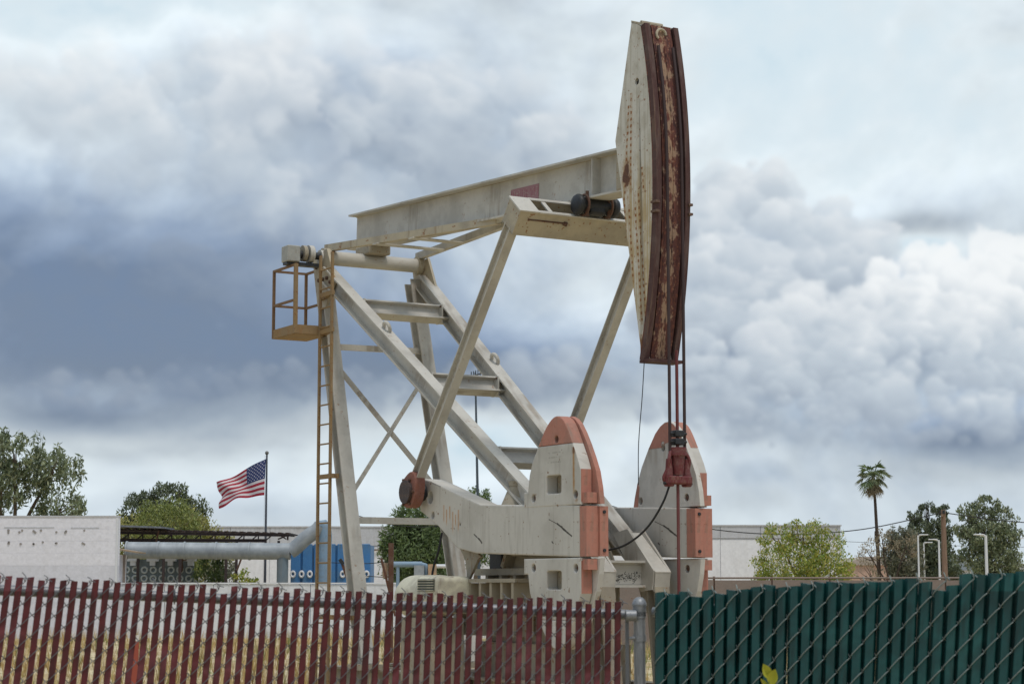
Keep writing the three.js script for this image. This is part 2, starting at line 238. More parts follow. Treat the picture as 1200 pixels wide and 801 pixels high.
// walking beam
const bA = P(-0.7, 7.43, 0), bB = P(7.62, 6.98, 0);
const beam = part(pump, 'walking_beam', bar(bA, bB, iS(0.34, 0.58, 0.028, 0.02)), cream);
for (const s of sides) {
  part(beam, 'stiffener', slab([[6.74, 7.27], [6.76, 7.27], [6.76, 6.79], [6.74, 6.79]], s > 0 ? 0.011 : -0.14, s > 0 ? 0.14 : -0.011), cream);
  // long stays from the ends of the pivot tube to the underside of the beam
  part(beam, 'beam_stay', bar(P(-0.2, 7.04, s * 0.82), P(4.1, 6.87, s * 0.1), chanS(0.1, 0.11, 0.014)), s < 0 ? creamRusty : cream);
}
for (const u of [1.2, 2.1]) part(beam, 'stay_plate', bar(P(u, 6.97 - 0.04 * u, -0.82 + 0.18 * u), P(u, 6.97 - 0.04 * u, 0.82 - 0.18 * u), rectS(0.16, 0.02)), cream);
for (const y of [0.262, -0.262]) part(beam, 'weld_bead', tube([0, 0.25, 0.5, 0.75, 1].map((t) => bA.clone().lerp(bB, t).add(V(0, y, 0.012))), 0.008, 5, 60), creamRusty);
part(beam, 'saddle', [rbox(0.5, 0.16, 0.4, 0.03, -0.1, 7.04, 0)], grimy);
{ // faded pink name panel, its letters worn beyond reading
  const cv = document.createElement('canvas'); cv.width = 256; cv.height = 80; const c = cv.getContext('2d'); c.fillStyle = '#9c747b'; c.fillRect(0, 0, 256, 80); const r = rngOf(8);
  c.fillStyle = '#8f5560'; for (let x = 6; x < 250; x += 7 + r() * 16) c.fillRect(x, 8 + r() * 14, 2 + r() * 6, 30 + r() * 34); c.fillStyle = '#a39c93'; for (let i = 0; i < 90; i++) c.fillRect(r() * 256, r() * 80, 1 + r() * 9, 1 + r() * 3); for (let i = 0; i < 14; i++) c.fillRect(r() * 60, 46 + r() * 34, 8 + r() * 22, 2 + r() * 5);
  const t = new THREE.CanvasTexture(cv); t.colorSpace = THREE.SRGBColorSpace;
  part(beam, 'name_panel', new THREE.BoxGeometry(0.78, 0.21, 0.006).rotateZ(-0.053).translate(4.78, 7.14, 0.0135), std({ map: t, roughness: 0.7 }), 'faded pink panel with worn letters');
}
// horsehead
const HC = 6.75, HR = 8.33;
const arcP = (a, r = HR) => [r * Math.cos(a), HC + r * Math.sin(a)];
const a0 = -15.9 * DEG, a1 = 13.6 * DEG, front = [...Array(25)].map((_, i) => arcP(lerp(a0, a1, i / 24)));
const plateTex = (() => { // paint with weld seams bleeding rust, as on the cheek of the head
  const b = hex(0xd0cdc4), tan = hex(0xb39a6c), rc = hex(0x8a5a2c), dk = hex(0x4a2c20);
  return tex(512, 1024, (u, v) => {
    const x = 7.4 + u * 1.05, y = 4.3 + v * 4.7, m = tf(u, v * 4, 6, 5, 301), f = tf(u, v * 4, 60, 3, 305), s = tf(u, v * 0.08, 50, 3, 309);
    let c = mixc(b, hex(0x9a917e), 0.3 * smooth(0.4, 0.75, m) + 0.18 * f + 0.3 * smooth(0.5, 0.8, s));
    c = mixc(c, tan, 0.75 * smooth(7.4, 6.2, y) * smooth(0.35, 0.62, s * 0.6 + m * 0.4));
    const ctr = 7.62 + 0.42 * smooth(4.6, 7.9, y) - 0.02; // seams
    for (const [off, top, bot] of [[0, 7.75, 5.0], [0.1, 7.9, 4.7], [0.24, 6.6, 4.9], [0.33, 6.9, 4.9]]) {
      if (y > top || y < bot) continue; const d = Math.abs(x - (y > 6.6 ? lerp(7.86, 7.98, (y - 6.6) / 1.3) - 0.18 + off * lerp(1.3, 0.5, (y - 6.6) / 1.3) : 7.66 + off + (6.6 - y) * 0.09));
      const dot = smooth(0.45, 0.8, 0.5 + 0.5 * Math.sin(y * 75)) * smooth(0.3, 0.5, tf(u, v, 30, 2, 313));
      c = mixc(c, rc, 0.9 * dot * smooth(0.024, 0.008, d) + 0.35 * smooth(0.05, 0.01, d) * f);
    }
    const e = Math.hypot((x - 7.72) / 0.09, (y - 6.86) / 0.16) + 1.6 * (tf(u, v * 4, 12, 4, 317) - 0.5); c = mixc(c, dk, smooth(1, 0.6, e)); c = mixc(c, rc, 0.6 * smooth(1.7, 1, e) * f);
    const g = Math.hypot((x - 8.06) / 0.12, (y - 4.6) / 0.22) + (tf(u, v, 20, 3, 319) - 0.5); c = mixc(c, rc, 0.8 * smooth(1.1, 0.6, g));
    const k = smooth(0.74, 0.8, tf(u, v * 4, 30, 4, 323)); c = mixc(c, hex(0x7a4a2a), 0.7 * k);
    return c;
  });
})();
const plateMat = std({ map: plateTex, roughness: 0.65 });
const plateUV = (g) => { const p = g.attributes.position, uv = g.attributes.uv; for (let i = 0; i < p.count; i++) uv.setXY(i, (p.getX(i) - 7.4) / 1.05, (p.getY(i) - 4.3) / 4.7); return g; };
const cheek = [[8.05, 4.45], ...front, [7.87, 8.83], [7.47, 7.35], [7.68, 6.3]];
const head = part(pump, 'horsehead', [plateUV(slab(cheek, 0.2, 0.235, [[7.98, 8.02, 0.045], [8.09, 4.78, 0.05]])), plateUV(slab(cheek, -0.235, -0.2, [[7.98, 8.02, 0.045], [8.09, 4.78, 0.05]]))], plateMat, 'cream cheek plates streaked with rust');
part(head, 'back_plate', [bar(P(8.07, 4.47, 0), P(7.7, 6.3, 0), rectS(0.42, 0.02), V(1, 0, 0)), bar(P(7.49, 7.36, 0), P(7.88, 8.8, 0), rectS(0.4, 0.02), V(1, 0, 0)), bar(P(7.7, 6.3, 0), P(7.49, 7.36, 0), rectS(0.4, 0.02), V(1, 0, 0))], cream);
const headRust = (() => { const map = tex(256, 1024, (u, v) => {
  const m = tf(u, v, 4, 4, 401), f = tf(u * 2, v * 8, 16, 4, 405), fl = tf(u, v * 3, 9, 6, 409), band = Math.exp(-Math.pow((u - 0.5 - 0.3 * (m - 0.5)) / 0.16, 2)) ;
  let c = mixc(hex(0x4f302e), hex(0x6d4238), smooth(0.3, 0.7, m)); c = mixc(c, hex(0x8a5238), 0.6 * smooth(0.55, 0.75, f));
  c = mixc(c, hex(0xab957c), 0.75 * smooth(0.5, 0.62, 0.62 * fl + 0.22 * f + 0.17 * band)); c = mixc(c, hex(0x2c1a1c), 0.7 * smooth(0.6, 0.8, tf(u, v, 30, 3, 411)));
  return c; }); const bump = tex(256, 512, (u, v) => tf(u, v * 2, 20, 4, 421), 1, 1, false); return std({ map, bumpMap: bump, bumpScale: 0.01, roughness: 0.9 }); })();
const headDark = paint(0x4c3230, 431, 0.4, 0.8, 0.9);
function arcBox(r0, r1, z0, z1, b0 = a0, b1 = a1, n = 30) { // a strip bent round the pivot
  const g = new THREE.BoxGeometry(1, 1, 1, 1, n, 1).toNonIndexed(), p = g.attributes.position, uv = g.attributes.uv;
  for (let i = 0; i < p.count; i++) { const t = p.getY(i) + 0.5, a = lerp(b0, b1, t), r = p.getX(i) > 0 ? r1 : r0, z = p.getZ(i) > 0 ? z1 : z0; p.setXYZ(i, r * Math.cos(a), HC + r * Math.sin(a), z); uv.setXY(i, (z + 0.26) / 0.52, t * 1.4); }
  g.computeVertexNormals(); return g;
}
const track = part(head, 'track', arcBox(HR, HR + 0.03, -0.25, 0.25), headRust, 'rust brown curved rope track with flaking pale paint');
part(track, 'rope_band', arcBox(HR + 0.03, HR + 0.075, -0.155, 0.14), headRust);
for (const [z0, z1] of [[-0.26, -0.185], [0.175, 0.255]]) part(track, 'side_rail', arcBox(HR + 0.03, HR + 0.1, z0, z1), headDark);
part(track, 'centre_rib', arcBox(HR + 0.075, HR + 0.085, -0.03, -0.012), headRust);
part(head, 'top_cap', [slab([[7.86, 8.81], [8.12, 8.72], [8.12, 8.745], [7.86, 8.845]], -0.235, 0.235), rod(V(8.06, 8.77, -0.1), V(8.06, 8.77, 0.22), 0.03)], creamRusty);
part(head, 'rope_anchor', new THREE.TorusGeometry(0.07, 0.018, 8, 18, 4).toNonIndexed().rotateY(Math.PI / 2).translate(8.22, 8.6, 0.02), creamRusty);
for (const z of [0.25, -0.25]) for (const y of [6.28, 6.4]) part(head, 'clip', box(0.12, 0.03, 0.06, HR + 0.06, y, z), rustIron);
part(head, 'bottom_plate', box(0.22, 0.04, 0.5, 8.12, 4.44, 0), headDark);
part(head, 'hinge_block', rbox(0.5, 0.5, 0.36, 0.04, 7.62, 6.95, 0), grimy);

// equalizer across the two pitman arms
const EQ = P(6.28, 6.48, 0), eU = V(0.63, 0.777, 0), eF = V(0.777, -0.63, 0);
const eqB = (u0, f0, z0, w, h, l) => { const g = metric(new THREE.BoxGeometry(w, h, l)).translate(f0, u0, z0); return g.applyMatrix4(new THREE.Matrix4().makeBasis(eF, eU, V(0, 0, 1)).setPosition(EQ)); };
const eq = part(pump, 'equalizer', [eqB(0, 0.165, 0, 0.02, 0.36, 2.2), eqB(0, -0.165, 0, 0.02, 0.36, 2.2), eqB(-0.17, 0, 0, 0.31, 0.02, 2.2), eqB(0, 0, 1.09, 0.31, 0.36, 0.02), eqB(0, 0, -1.09, 0.31, 0.36, 0.02)], creamRusty);
for (const s of sides) { part(eq, 'end_cap', eqB(0.19, 0, s * 0.97, 0.38, 0.02, 0.3), cream); part(eq, 'top_flange', eqB(0.19, s * 0.17, 0, 0.06, 0.02, 1.64), cream); part(eq, 'cross_tie', eqB(0.18, 0, s * 0.62, 0.28, 0.02, 0.06), cream); }
part(eq, 'grease_line', [rod(P(6.46, 6.42, -0.95), P(6.46, 6.42, -0.4), 0.012), rod(P(6.45, 6.42, -0.4), P(6.48, 6.4, -0.36), 0.03)], rustIron);
const BQ = [6.62, 6.66];
const eb = part(pump, 'equalizer_bearing', [rod(V(...BQ, -0.26), V(...BQ, 0.26), 0.095, 20)], blackIron, 'black bearing between beam and equalizer');
for (const z of [-0.27, 0.27]) { part(eb, 'bearing_cap', new THREE.LatheGeometry([[0, -0.06], [0.09, -0.06], [0.125, -0.045], [0.14, -0.01], [0.14, 0.02], [0.12, 0.05], [0.06, 0.065], [0, 0.065]].map(([x, y]) => new THREE.Vector2(x, y)), 24).rotateX(Math.PI / 2).translate(...BQ, z), blackIron); part(eb, 'clamp_ring', new THREE.TorusGeometry(0.135, 0.018, 8, 24).toNonIndexed().translate(...BQ, z * 0.68), rustIron); }
part(eb, 'bearing_block', rbox(0.22, 0.2, 0.26, 0.05, BQ[0] - 0.02, BQ[1] - 0.03, 0), blackIron);
for (const z of [-0.17, 0.17]) part(eb, 'bolt', rod(V(BQ[0] + 0.06, BQ[1] - 0.16, z), V(BQ[0] + 0.06, BQ[1] + 0.18, z), 0.026, 6), rustIron);

// paint of the cranks and weights, with the rust runs, scrapes and faint stencils that the near side shows
const crankTex = tex(1536, 1024, (u, v) => {
  const x = 3.3 + u * 4.8, y = 0.8 + v * 3.2, m = tf(u, v * 0.667, 9, 5, 331), f = tf(u * 1.5, v, 70, 3, 335), s = tf(u * 1.5, v * 0.1, 60, 3, 339);
  let c = mixc(hex(0xcac7c0), hex(0x98938a), 0.26 * smooth(0.45, 0.72, m) + 0.12 * f + 0.24 * smooth(0.56, 0.8, s));
  const run = (a, y1, y0, w, k, t) => { if (y < y1 && y > y0) { const d = Math.abs(x - a - 0.012 * (m - 0.5)) / w; c = mixc(c, hex(t), k * Math.exp(-d * d) * smooth(y0, lerp(y0, y1, 0.4), y) * (0.5 + 0.7 * f)); } };
  run(7.58, 3.37, 2.7, 0.02, 0.95, 0xa06a30); run(7.58, 3.38, 3.28, 0.03, 0.9, 0x5a3820); run(7.64, 2.8, 2.67, 0.03, 0.5, 0x8a5a30);
  for (const [a, b] of [[4.16, 2.78], [4.24, 2.72], [4.33, 2.76], [4.42, 2.68], [4.5, 2.64], [4.58, 2.7]]) run(a, b, b - 0.26 - 0.1 * Math.sin(a * 40), 0.016, 0.75, 0xb0764a);
  const cut = (x0, y0, x1, y1, w, k) => { const t = Math.max(0, Math.min(1, ((x - x0) * (x1 - x0) + (y - y0) * (y1 - y0)) / ((x1 - x0) ** 2 + (y1 - y0) ** 2))), d = Math.hypot(x - lerp(x0, x1, t), (y - lerp(y0, y1, t))) + 0.012 * (f - 0.5); c = mixc(c, hex(0x3a3632), k * smooth(w, w * 0.4, d)); };
  cut(5.02, 2.36, 5.18, 2.28, 0.012, 0.9); cut(5.15, 2.3, 5.24, 2.24, 0.018, 0.8); cut(6.98, 2.5, 7.3, 2.4, 0.009, 0.8); cut(7.18, 2.44, 7.52, 2.28, 0.016, 0.9); cut(7.05, 2.22, 7.08, 2.2, 0.014, 0.8); cut(3.75, 3.12, 4.05, 3.04, 0.012, 0.35);
  if (Math.abs(x - 7.12) < 0.16 && y > 3.2 && y < 3.38) c = mixc(c, hex(0x8c8881), 0.4 * smooth(0.3, 0.7, Math.sin((y - 3.2) * 105)) * smooth(0.4, 0.6, vn(x * 60, y * 20, 4096, 343)));
  c = mixc(c, hex(0x6e4a34), 0.6 * smooth(0.78, 0.82, tf(u * 1.5, v, 60, 4, 347)));
  return c;
});
const crankMat = std({ map: crankTex, roughness: 0.68 });
const crankUV = (g) => { const p = g.attributes.position, uv = g.attributes.uv, n = g.attributes.normal; for (let i = 0; i < p.count; i++) uv.setXY(i, (p.getX(i) + (Math.abs(n.getZ(i)) < 0.5 ? 0.3 * p.getZ(i) : 0) - 3.3) / 4.8, (p.getY(i) - 0.8) / 3.2); return g; };
// cranks, pins, pitman arms and counterweights on both sides
const coverM = paint(0x3a2e2d, 103, 0.5, 0.5, 0.55, 0.4);
const PIN = [3.55, 2.98];
for (const s of sides) {
  const z = (o, i) => s < 0 ? [i, o] : [-o, -i], face = s < 0 ? 1 : -1; // o outer, i inner distance from the middle
  const pit = part(pump, 'pitman_arm', bar(P(PIN[0] + 0.06, PIN[1] + 0.1, s * 1.12), P(6.2, 6.38, s * 1.04), iS(0.13, 0.17, 0.018, 0.018), V(1, -0.75, 0)), cream);
  const br = part(pit, 'pin_bearing', slab([...Array(28)].map((_, i) => { const a = i / 28 * 6.2832, r = 0.225 * (1 + 0.42 * Math.pow(Math.max(0, Math.cos(a - 0.93)), 5)); return [PIN[0] + r * Math.cos(a), PIN[1] + r * Math.sin(a)]; }), ...z(1.21, 1.05), [], 0.015), salmonRust, 'salmon pear shaped bearing at the foot of the pitman arm');
  part(pit, 'bearing_cover', disc(0.165, 0.07).translate(PIN[0], PIN[1], face * 1.225), coverM);
  for (let k = 0; k < 6; k++) part(pit, 'bolt', new THREE.CylinderGeometry(0.02, 0.02, 0.03, 6).rotateX(Math.PI / 2).translate(PIN[0] + 0.195 * Math.cos(k * 1.047), PIN[1] + 0.195 * Math.sin(k * 1.047), face * 1.222), rustIron);
  part(pit, 'crank_pin', rod(V(PIN[0], PIN[1], face * 0.7), V(PIN[0], PIN[1], face * 1.06), 0.12, 18), blackIron);
  const [c0, c1] = z(0.95, 0.66);
  const crank = part(pump, 'crank', crankUV(slab([[3.36, 2.98], [3.55, 3.17], [3.72, 3.14], [5.2, 2.75], [7.7, 2.655], [7.7, 2.02], [5.1, 2.1], [4.55, 2.18], [4.0, 2.49], [3.45, 2.72]], c0, c1, [[3.74, 2.9, 0.085], [3.82, 2.65, 0.05], [4.62, 2.5, 0.018]], 0.018)), crankMat);
  part(crank, 'end_block', box(0.15, 0.615, 0.17, 7.78, 2.335, face * 0.858), salmon);
  part(crank, 'end_block', box(0.19, 0.61, 0.12, 7.8, 2.335, face * 0.712), salmon);
  for (const y of [2.1, 2.57]) part(crank, 'bolt', new THREE.CylinderGeometry(0.022, 0.022, 0.02, 8).rotateZ(Math.PI / 2).translate(7.9, y, face * 0.712), blackIron);
  part(crank, 'web_rib', slab([[4.2, 2.36], [4.86, 2.12], [4.98, 2.06], [4.9, 2.03], [4.6, 1.72], [4.55, 2.02]], ...z(0.82, 0.78)), grimy);
  for (const up of [1, -1]) {
    const m = (y) => up > 0 ? y : 4.675 - y, pt = (a) => a.map(([x, y]) => [x, m(y)]);
    const order = (a) => up > 0 ? a : a.slice().reverse();
    const outer = order(pt([[6.36, 2.662], [7.74, 2.662], [7.74, 3.1], [7.68, 3.23], [7.56, 3.43], [6.72, 3.43], [6.58, 3.25], [6.5, 3.08], [6.46, 2.86], [6.36, 2.86]]));
    const crown = (p) => new THREE.SplineCurve(p.map(([x, y]) => new THREE.Vector2(x, y))).getPoints(16).map((q) => [q.x, q.y]);
    const tip = order(pt([[6.72, 3.432], ...crown([[7.56, 3.432], [7.44, 3.62], [7.33, 3.74], [7.2, 3.79], [7.07, 3.77], [6.9, 3.65], [6.72, 3.432]]).slice(0, -1)]));
    const win = [[6.93, 2.84], [6.96, 2.82], [7.25, 2.82], [7.28, 2.84], [7.28, 3.03], [7.25, 3.05], [6.96, 3.05], [6.93, 3.03]];
    const w = part(pump, 'counterweight', crankUV(slab(outer, ...z(0.955, 0.79), [pt(win), [6.6, m(2.78), 0.05], [7.62, m(2.79), 0.05]], 0.014)), crankMat, up > 0 ? undefined : 'lower counterweight hanging under the crank');
    part(w, 'painted_tip', slab(tip, ...z(0.955, 0.79), [[7.17, m(3.5), 0.045]], 0.014), up > 0 ? salmon : weightPaint, up > 0 ? 'salmon painted tip' : 'cream painted tip');
    const rim = crown([[7.92, 2.67], [7.86, 3.0], [7.72, 3.28], [7.55, 3.54], [7.4, 3.71], [7.24, 3.79], [7.08, 3.76], [6.9, 3.63], [6.62, 3.27], [6.46, 2.95], [6.38, 2.67]]), inner = order(pt(rim));
    part(w, 'inner_slab', slab(inner, ...z(0.785, 0.715), s > 0 ? [[6.56, m(2.78), 0.05], [7.62, m(2.79), 0.05], [7.1, m(3.45), 0.045]] : [], 0.006), s < 0 && up > 0 ? salmon : weightPaint, s < 0 && up > 0 ? 'inner slab with salmon edge' : undefined);
    if (s > 0) { const cut = rim.filter(([, y]) => y > 3.46).map(([x, y]) => [7.24 + (x - 7.24) * 0.985, y - 0.008]); part(w, 'painted_tip', slab(order(pt(cut)), -0.714, -0.709, [[7.1, m(3.45) + up * 0.05, 0.04]]), salmon, 'salmon painted tip'); part(w, 'painted_edge', slab(order(pt([[6.4, 2.68], [6.5, 2.68], [6.54, 2.96], [6.5, 3.02]])), -0.714, -0.709), salmon); }
    part(w, 'front_face_paint', box(0.006, 0.4, 0.15, 7.742, m(2.9), face * 0.872), salmon);
    part(w, 'lug', box(0.12, 0.13, 0.14, 7.8, m(2.745), face * 0.86), salmon);
    for (const u of [6.6, 7.62]) part(w, 'bolt', new THREE.CylinderGeometry(0.036, 0.036, 0.1, 6).rotateX(Math.PI / 2).translate(u, m(2.785), face * (s < 0 ? 0.87 : 0.775)), rustIron);
    if (s < 0) part(w, 'window_back', box(0.42, 0.3, 0.004, 7.1, m(2.935), 0.7885), grimy);
    part(w, 'web_block', box(0.12, 0.1, 0.04, 7.24, m(2.87), face * 0.81), creamRusty);
  }
}
// gear reducer between the cranks
const gear = part(pump, 'gear_reducer', slab([[4.3, 0.9], [6.6, 0.9], [6.6, 1.9], [6.2, 2.5], [5.75, 2.86], [5.2, 2.9], [4.85, 2.6], [4.5, 1.95]], -0.34, 0.34, [], 0.03), grimy);
part(gear, 'cover_flange', [box(2.5, 0.09, 0.96, 5.45, 1.86, 0)], creamRusty);
for (const s of sides) { for (let k = 0; k < 6; k++) part(gear, 'rib', box(0.07, 0.8, 0.12, 4.5 + k * 0.38, 1.42, -s * 0.4), grimy); part(gear, 'brace_rib', bar(P(4.98, 1.92, s * 0.42), P(5.3, 2.5, s * 0.4), rectS(0.16, 0.07), V(1, 0, 0)), grimy); part(gear, 'side_cover', rbox(0.34, 0.5, 0.1, 0.02, 4.72, 2.05, -s * 0.4), blackIron); }
part(gear, 'breather', [metric(new THREE.CylinderGeometry(0.13, 0.26, 0.3, 18)).translate(5.35, 2.86, 0.44), rod(V(5.35, 3.0, 0.44), V(5.35, 3.07, 0.44), 0.145, 18)], grimy);
for (const s of sides) part(gear, 'shaft_hub', rod(P(5.6, 2.36, s * 0.45), P(5.6, 2.36, s * 0.66), 0.3, 24), grimy);
part(pump, 'gear_stand', [box(2.5, 0.5, 0.9, 5.45, 0.66, 0)], grimy);
part(pump, 'oil_stained_tray', [box(1.7, 0.05, 0.34, 5.2, 1.74, 0.74)], grimy); for (let k = 0; k < 6; k++) part(pump, 'tray_rib', box(0.06, 0.7, 0.3, 4.5 + k * 0.29, 1.36, 0.74), grimy);
// bridle ropes, carrier and polished rod below the head
for (const v of [-0.11, 0.11]) part(pump, 'bridle_rope', tube([...[0.2, 0.13, 0.05, 0].map((a) => V((HR + 0.125) * Math.cos(a), HC + (HR + 0.125) * Math.sin(a), -v)), V(HR + 0.127, 5.4, -v), V(HR + 0.127, 4, -v), V(HR + 0.127, 3.2, -v)], 0.02, 8, 60), darkRope);
const RU = HR + 0.13;
part(pump, 'polished_rod', rod(V(RU, 0.4, 0), V(RU, 4.55, 0), 0.02, 10), carrierRed);
const car = part(pump, 'carrier_bar', [rbox(0.16, 0.1, 0.34, 0.02, RU, 2.95, 0), new THREE.CylinderGeometry(0.1, 0.07, 0.34, 16).toNonIndexed().translate(RU, 3.18, 0), new THREE.CylinderGeometry(0.11, 0.11, 0.1, 16).toNonIndexed().translate(RU, 3.3, 0)], carrierRed, 'dark red carrier hung on the bridle ropes');
for (const z of [-0.13, 0.13]) { part(car, 'rope_socket', [new THREE.CylinderGeometry(0.035, 0.06, 0.3, 12).toNonIndexed().translate(RU, 3.06, z), rbox(0.12, 0.1, 0.09, 0.02, RU, 2.92, z)], carrierRed); part(car, 'hook', tube([V(RU, 3.3, z * 0.8), V(RU + 0.03, 3.2, z * 1.15), V(RU, 3.08, z * 1.2), V(RU - 0.02, 2.97, z * 1.5), V(RU - 0.02, 2.92, z * 1.3)], 0.024, 7, 18), carrierRed); part(car, 'pin', rod(V(RU, 2.91, z), V(RU, 2.91, z * 1.6), 0.018), blackIron); }
for (const y of [3.42, 3.52]) part(car, 'rod_clamp', [rbox(0.13, 0.08, 0.13, 0.015, RU, y, 0), rod(V(RU + 0.02, y, -0.12), V(RU + 0.02, y, 0.12), 0.016)], blackIron);
part(pump, 'drooping_cable', tube([V(RU, 2.95, 0.1), V(8.4, 2.68, 0.18), V(8.2, 2.36, 0.3), V(7.95, 2.16, 0.46), V(7.7, 2.1, 0.6), V(7.4, 2.1, 0.7)], 0.014, 7, 40), blackRubber);
part(pump, 'thin_wire', tube([V(8.1, 4.42, 0.24), V(8.08, 4, 0.26), V(8.05, 3.4, 0.3), V(8.1, 2.9, 0.34)], 0.006, 5, 12), blackRubber);
part(pump, 'wellhead', [rod(V(RU, 0, 0), V(RU, 0.5, 0), 0.12, 14), rod(V(RU, 0.5, 0), V(RU, 0.62, 0), 0.18, 14), rod(V(RU, 0.3, -0.5), V(RU, 0.3, 0.5), 0.06, 12)], rustIron);
part(pump, 'hanging_hose', tube([V(4.14, 2.4, 0.97), V(4.1, 2.15, 1.0), V(3.98, 1.9, 1.02), V(3.95, 1.5, 1.03), V(4.1, 1.2, 1.0)], 0.018, 6, 16), blackRubber);

const tanRust = paint(0x7a5f47, 97, 0.5, 0.9, 0.8, 0.5);
// ladder on the near rear leg
const lad = part(pump, 'ladder', [box(0.05, 6.8, 0.035, 0.2, 3.44, 1.06), box(0.05, 6.8, 0.035, 0.64, 3.44, 1.06)], ladderPaint, 'rusty tan ladder rails');
for (let y = 0.5; y < 6.9; y += 0.3048) part(lad, 'rung', rod(V(0.2, y, 1.06), V(0.64, y, 1.06), 0.013), ladderPaint);
for (const y of [6.2, 5.62, 3.35, 1.2]) { const q = rearAt(y, -1); part(lad, 'bracket', [box(0.09, 0.07, 0.05, 0.64, y, 1.06), bar(V(0.2, y, 1.05), V(Math.max(q.x, 0.66), y, 1.05), rectS(0.04, 0.07)), bar(V(0.64, y, 1.05), V(q.x, y, q.z + 0.1), rectS(0.04, 0.07))], ladderPaint); }
// service platform by the ladder head
const plat = part(pump, 'service_platform', [box(0.86, 0.03, 0.58, -0.28, 5.6, 1.17), box(0.86, 0.14, 0.02, -0.28, 5.66, 1.465), box(0.02, 0.14, 0.58, -0.71, 5.66, 1.17), box(0.02, 0.14, 0.58, 0.15, 5.66, 1.17)], ladderPaint, 'small rusty platform');
for (const [x, z, b] of [[-0.71, 1.46, 1], [0.15, 1.46, 1.4], [-0.71, 0.9, 1]]) part(plat, 'rail_post', box(0.04 * b, 1.1, 0.04 * b, x, 6.14, z), b > 1 ? ladderPaint : tanRust);
for (const y of [6.68, 6.12]) part(plat, 'hand_rail', [box(0.9, 0.035, 0.035, -0.28, y, 1.46), box(0.035, 0.035, 0.6, -0.71, y + 0.002, 1.17), box(0.55, 0.035, 0.035, -0.44, y, 0.9)], tanRust);

// motor by the near crank
const mo = thing('electric_motor', 'cream rounded motor with a dark louvred vent, low beside the near crank', 'motor', [0, 0, 0]);
{ const o = pump.localToWorld(P(4.15, 0, -1.12)); mo.position.copy(o); mo.rotation.y = -60 * DEG;
  part(mo, 'housing', [metric(new THREE.CapsuleGeometry(0.3, 0.75, 6, 24).rotateZ(Math.PI / 2)).translate(-0.12, 1.52, 0), rbox(0.62, 0.5, 0.56, 0.08, 0.34, 1.55, 0)], creamMotor);
  part(mo, 'louvre', box(0.46, 0.16, 0.02, 0.36, 1.68, 0.285), std({ color: 0x4a4e48, roughness: 0.8 })); for (let k = 0; k < 5; k++) part(mo, 'slat', box(0.46, 0.01, 0.03, 0.36, 1.612 + k * 0.034, 0.29), creamMotor);
  part(mo, 'stand', [box(0.9, 1.24, 0.5, 0, 0.62, 0)], grimy); }

// ---------------------------------------------------------------- chain link fences with slats
const POST = [0.444, 0, -7];
function patchy(base, fade, seed, amount) { // sun faded plastic with scuffs and the ghosts of painted over graffiti
  const b = hex(base), f = hex(fade);
  return tex(1024, 512, (u, v) => { const m = tf(u, v, 11, 5, seed), g = tf(u, v, 40, 3, seed + 4), st = tf(u * 3, v * 0.3, 40, 2, seed + 8); let c = mixc(b, f, amount * smooth(0.5, 0.64, m) * (0.5 + 0.5 * g) * smooth(0.97, 0.86, v)); c = mixc(c, [c[0] * 0.7, c[1] * 0.7, c[2] * 0.7], 0.6 * smooth(0.5, 0.75, st)); const k = 0.88 + 0.24 * g; return [c[0] * k, c[1] * k, c[2] * k]; });
}
const redMat = std({ map: patchy(0x53151a, 0x7c4a54, 501, 0.6), roughness: 0.5 }), greenMat = std({ map: patchy(0x084445, 0x2c6260, 521, 0.55), roughness: 0.42 });
const wireMat = std({ color: 0x66686c, roughness: 0.5, metalness: 0.5 }), wireGreen = std({ color: 0x7e8987, roughness: 0.5, metalness: 0.3 });
